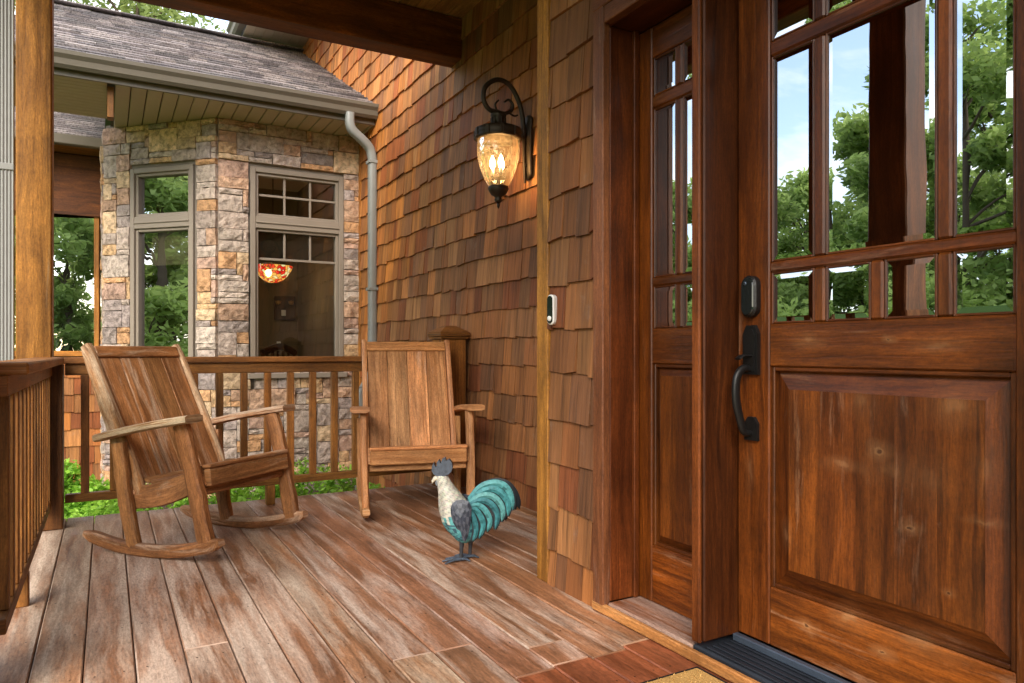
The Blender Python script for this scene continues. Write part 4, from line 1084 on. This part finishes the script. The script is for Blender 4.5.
# tail feathers
def feather(path,w0,col,off,curl=.0):
    P=catmull([rp(x,y,off+curl*i) for i,(x,y) in enumerate(path)],6); m=len(P); mb=MB(); vs=[];cl=[];fs=[]
    vs2=[];fs2=[]
    for i,p in enumerate(P):
        t=(P[min(i+1,m-1)]-P[max(i-1,0)]).normalized(); sd_=Vector((-t.z,0,t.x)); q=i/(m-1)
        w=w0*K*interp(q,[0,.15,.6,.88,1],[.5,.9,1.05,.75,.05])
        vs+= [p+sd_*w+Vector((0,.004,0)),p+Vector((0,-.006,0)),p-sd_*w+Vector((0,.004,0)),p-sd_*w+Vector((0,.010,0)),p+Vector((0,.002,0)),p+sd_*w+Vector((0,.010,0))]
    for i in range(m-1):
        for k in range(6):
            fs.append([i*6+k,i*6+(k+1)%6,(i+1)*6+(k+1)%6,(i+1)*6+k])
            d=random.uniform(.9,1.1)*lerp(.75,1.12,i/m); sp=.55 if (i%6 in(2,3) and k==1 and i%12<6) else 1.
            cl.append((col[0]*d*sp,col[1]*d*sp,col[2]*d*sp,0))
    mb.add(vs,fs,None,cl,False)
    if col!=BK:
        for i,p in enumerate(P):
            t=(P[min(i+1,m-1)]-P[max(i-1,0)]).normalized(); sd_=Vector((-t.z,0,t.x)); w=w0*K*interp(i/(m-1),[0,.15,.6,.88,1],[.6,1.3,1.7,1.5,.5])
            vs2+=[p+sd_*w*.75+Vector((0,.013,0))+t*.004,p-sd_*w*1.1+Vector((0,.013,0))+t*.004]
        for i in range(m-1): fs2.append([i*2,i*2+1,i*2+3,i*2+2])
        mb.add(vs2,fs2,None,(.012,.02,.026,0))
    mb.build('tail_feather',M['roo'],roo)
TE=[(.06,.25,.27),(.09,.31,.32),(.05,.20,.225),(.12,.34,.34)]; BK=(.012,.016,.02)
feather([(240,300),(330,222),(410,218),(465,270),(488,345)],20,BK,.012)
feather([(240,300),(330,232),(400,240),(450,300),(470,350)],20,BK,.018)
feather([(235,320),(300,290),(370,310),(410,360),(420,402)],18,BK,.016)
feather([(235,330),(290,320),(330,370),(335,430)],16,BK,.014)
feather([(240,290),(310,226),(390,216),(440,262),(455,345)],17,TE[1],-.010)
feather([(240,300),(310,250),(375,244),(428,300),(432,372)],16,TE[0],-.020)
feather([(238,310),(300,272),(360,276),(404,330),(402,396)],15,TE[3],-.030)
feather([(236,320),(290,292),(345,306),(380,360),(370,432)],14,TE[2],-.038)
feather([(234,330),(280,312),(322,338),(345,390),(332,440)],13,TE[1],-.046)
feather([(232,340),(268,330),(300,366),(312,415),(292,472)],13,TE[0],-.052)
feather([(230,350),(255,350),(272,390),(278,440),(262,484)],12,TE[2],-.056)
for (lx_,ft,toes) in((203,.022,((120,600),(165,612),(240,612),(228,588))),(243,-.0,None)):
    off=-.022 if toes else .03
    mb=MB(); base=Vector(((lx_-230)*K,off,.012))
    sweep(mb,[rp(lx_+6,480,off),rp(lx_+2,540,off),base],[(.014,.014),(.009,.009),(.009,.009)],up=(0,1,0),n=10,sq=2,col=(.03,.033,.04,0)); lg=mb.build('leg',M['roo'],roo)
    mb=MB()
    for (dx,dy) in((-.088,-.015),(-.07,-.055),(-.075,.03),(.045,-.008)):
        sweep(mb,[base,base+Vector((dx*.5,dy*.5,.002)),base+Vector((dx,dy,-.007))],[(.011,.008),(.010,.006),(.004,.003)],n=8,sq=2,col=(.06,.08,.11,0))
    f=mb.build('foot',M['roo'],lg)

# ------------------------------------------------------------------ vegetation
def leaves(centres, radii, n, size, zs=.75, dark_in=True):
    """numpy leaf quads scattered in clumps; returns verts, faces, colour value"""
    centres=np.array(centres); radii=np.array(radii)
    idx=rng.integers(0,len(centres),n)
    d=rng.normal(size=(n,3)); d/=np.linalg.norm(d,axis=1)[:,None]
    rr=rng.random(n)**.45
    p=centres[idx]+d*(radii[idx]*rr)[:,None]*np.array([1,1,zs])
    a=rng.normal(size=(n,3)); a[:,2]*=.6; a/=np.linalg.norm(a,axis=1)[:,None]
    b=np.cross(a,rng.normal(size=(n,3))); b/=np.linalg.norm(b,axis=1)[:,None]
    s=size*rng.uniform(.6,1.3,n)[:,None]
    V=np.stack([p-a*s,p+b*s*.45,p+a*s,p-b*s*.45],1).reshape(-1,3)
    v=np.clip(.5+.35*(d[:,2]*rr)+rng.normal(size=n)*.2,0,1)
    return V,v
def leaf_obj(name,V,v,mat,parent=None):
    n=len(v); me=bpy.data.meshes.new(name)
    me.from_pydata(V.tolist(),[],np.arange(n*4).reshape(-1,4).tolist())
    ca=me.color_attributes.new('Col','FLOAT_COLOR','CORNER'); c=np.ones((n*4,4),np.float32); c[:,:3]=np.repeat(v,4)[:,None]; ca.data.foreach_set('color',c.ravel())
    me.materials.append(mat); o=bpy.data.objects.new(name,me); C.objects.link(o)
    if parent: o.parent=parent
    return o
LM1=leaf_mat('spring_leaf',(.16,.22,.06),(.5,.56,.2),.45)
LM2=leaf_mat('wood_leaf',(.13,.21,.05),(.56,.70,.22),.6)
LM3=leaf_mat('shrub_leaf',(.10,.26,.02),(.42,.72,.09),.45)
BARK=plain('bark',(.09,.065,.045),.9,0,1.,20,.4)
def tree_geo(h,r,base=.35,nc=16):
    cs=[];rs=[]
    for i in range(nc):
        z=random.uniform(base,1.)*h; q=(z/h-base)/(1-base); mr=r*math.sin(PI*min(.95,max(.12,q*.85+.12)))**.7
        a=random.uniform(0,2*PI); d=mr*random.uniform(.25,.85)
        cs.append((d*math.cos(a),d*math.sin(a),z)); rs.append(r*random.uniform(.22,.42))
    return cs,rs
def trunk_mb(cs,h,r0=.16):
    mb=MB(); top=h*.85
    pts=catmull([(0,0,0),(.1*random.uniform(-1,1),.1*random.uniform(-1,1),h*.3),(.2*random.uniform(-1,1),.2*random.uniform(-1,1),h*.6),(0,0,top)],4)
    sweep(mb,pts,[(lerp(r0,.03,i/(len(pts)-1)),)*2 for i in range(len(pts))],up=(0,1,0),n=8,sq=2,col=(1,1,1,0))
    for c in cs:
        b=Vector((0,0,max(h*.25,c[2]-random.uniform(.6,1.6)))); e=Vector(c); sweep(mb,[b,b.lerp(e,.5)+Vector((0,0,.15)),e],[(.05,.05),(.035,.035),(.012,.012)],up=(0,1,.1),n=6,sq=2,col=(1,1,1,0),cap=False)
    return mb
def tree(x,y,h,r,label,n=7000,ls=.10,mat=None,rx=1.):
    root=empty('broadleaf_tree',(x,y,-.5)); tag(root,label,'tree','trees behind the roof')
    cs,rs=tree_geo(h,r,nc=22)
    trunk_mb(cs,h).build('trunk',BARK,root)
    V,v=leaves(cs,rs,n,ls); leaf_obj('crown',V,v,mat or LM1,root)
tree(.6,19.5,10.6,3.2,'pale green leafy tree rising above the roof ridge at the left',16000)
tree(4.2,21.5,10.6,2.6,'airy tree above the roof ridge, next to the upper gutter, bright sky through it',9000)
tree(-2.8,22,12,3.4,'taller leafy tree behind the roof next to the golden corner post',14000)
# woods across the lawn (seen in the reflections)
Vs=[];vv=[];mbw=MB()
spots=[]
for i in range(15):
    y=-4+i*1.9+random.uniform(-.6,.6); x=-16-random.uniform(0,3)-(5 if i%2 else 0)
    spots.append((x,y,random.uniform(11,12.5) if y<12.5 else random.uniform(10,11) if y<16 else random.uniform(8,9.2)))
for i in range(9): spots.append((-27,-6+i*4.2,random.uniform(9,11) if i<4 else random.uniform(6,8)))
for i in range(16): spots.append((-13.5+i*1.75+random.uniform(-.6,.6),-17-random.uniform(0,6),random.uniform(8,11)))
for (x,y,h) in spots:
    cs,rs=tree_geo(h,random.uniform(2.3,3.1),.08,26)
    V,v=leaves(cs,rs,11000,.145); Vs.append(V+np.array([x,y,-.5])); vv.append(v)
    b=trunk_mb(cs,h,.2); o_=len(mbw.V); mbw.V+= [(p[0]+x,p[1]+y,p[2]-.5) for p in b.V]; mbw.F+=[[k+o_ for k in f] for f in b.F]; mbw.U+=b.U; mbw.K+=b.K; mbw.S+=b.S; mbw.M+=b.M
# brighter green undergrowth at the edge of the woods
cs=[];rs=[]
for i in range(90):
    y=random.uniform(-6,24); cs.append((-13.6-random.uniform(0,2.2),y,random.uniform(0,2.6))); rs.append(random.uniform(.6,1.1))
for i in range(60):
    x=random.uniform(-8,14); cs.append((x,-15-random.uniform(0,2),random.uniform(0,2.2))); rs.append(random.uniform(.6,1.1))
V,v=leaves(cs,rs,42000,.12); Vs.append(V); vv.append(np.clip(v+.5,0,1.6))
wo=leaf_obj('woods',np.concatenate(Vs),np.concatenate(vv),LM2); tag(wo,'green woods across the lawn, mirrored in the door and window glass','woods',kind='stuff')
mbw.build('trunks',BARK,wo)
# shrubs and ground cover by the railing
def shrub(x,y,z,r,n,label):
    root=empty('shrub',(x,y,-.45)); tag(root,label,'shrub')
    cs=[(random.uniform(-r,r)*.7,random.uniform(-r,r)*.6,random.uniform(.15,z+.45)) for _ in range(14)]
    V,v=leaves(cs,[r*.42]*14,n,.028,.9); leaf_obj('foliage',V,v,LM3,root)
    mb=MB()
    for k in range(6): sweep(mb,[(0,0,0),Vector(random.choice(cs))],[(.012,.012),(.005,.005)],up=(0,1,.1),n=6,sq=2,col=(1,1,1,0))
    mb.build('stem',BARK,root)
shrub(-.30,6.35,.10,.36,5200,'rounded bright green shrub behind the railing at the left, before the cedar shingles')
cs=[];rs=[]
for i in range(110):
    x=random.uniform(-.9,2.0); y=random.uniform(5.25,6.7)
    cs.append((x,y,-.42+random.uniform(0,.26)+.10*(y-5.2)/1.4)); rs.append(random.uniform(.10,.17))
V,v=leaves(cs,rs,15000,.026,.9); tag(leaf_obj('ground_cover',V,v,LM3),'bright green ground cover growing along the back edge of the deck','ground cover',kind='stuff')

# ------------------------------------------------------------------ render settings
scene.render.engine='CYCLES'
cy=scene.cycles
cy.use_denoising=True
try: cy.denoiser='OPENIMAGEDENOISE'
except Exception: pass
cy.max_bounces=8; cy.diffuse_bounces=6; cy.glossy_bounces=4; cy.transparent_max_bounces=10; cy.caustics_reflective=False; cy.caustics_refractive=False
cy.sample_clamp_indirect=6
scene.view_settings.view_transform='Standard'; scene.view_settings.look='None'; scene.view_settings.exposure=0; scene.view_settings.gamma=1
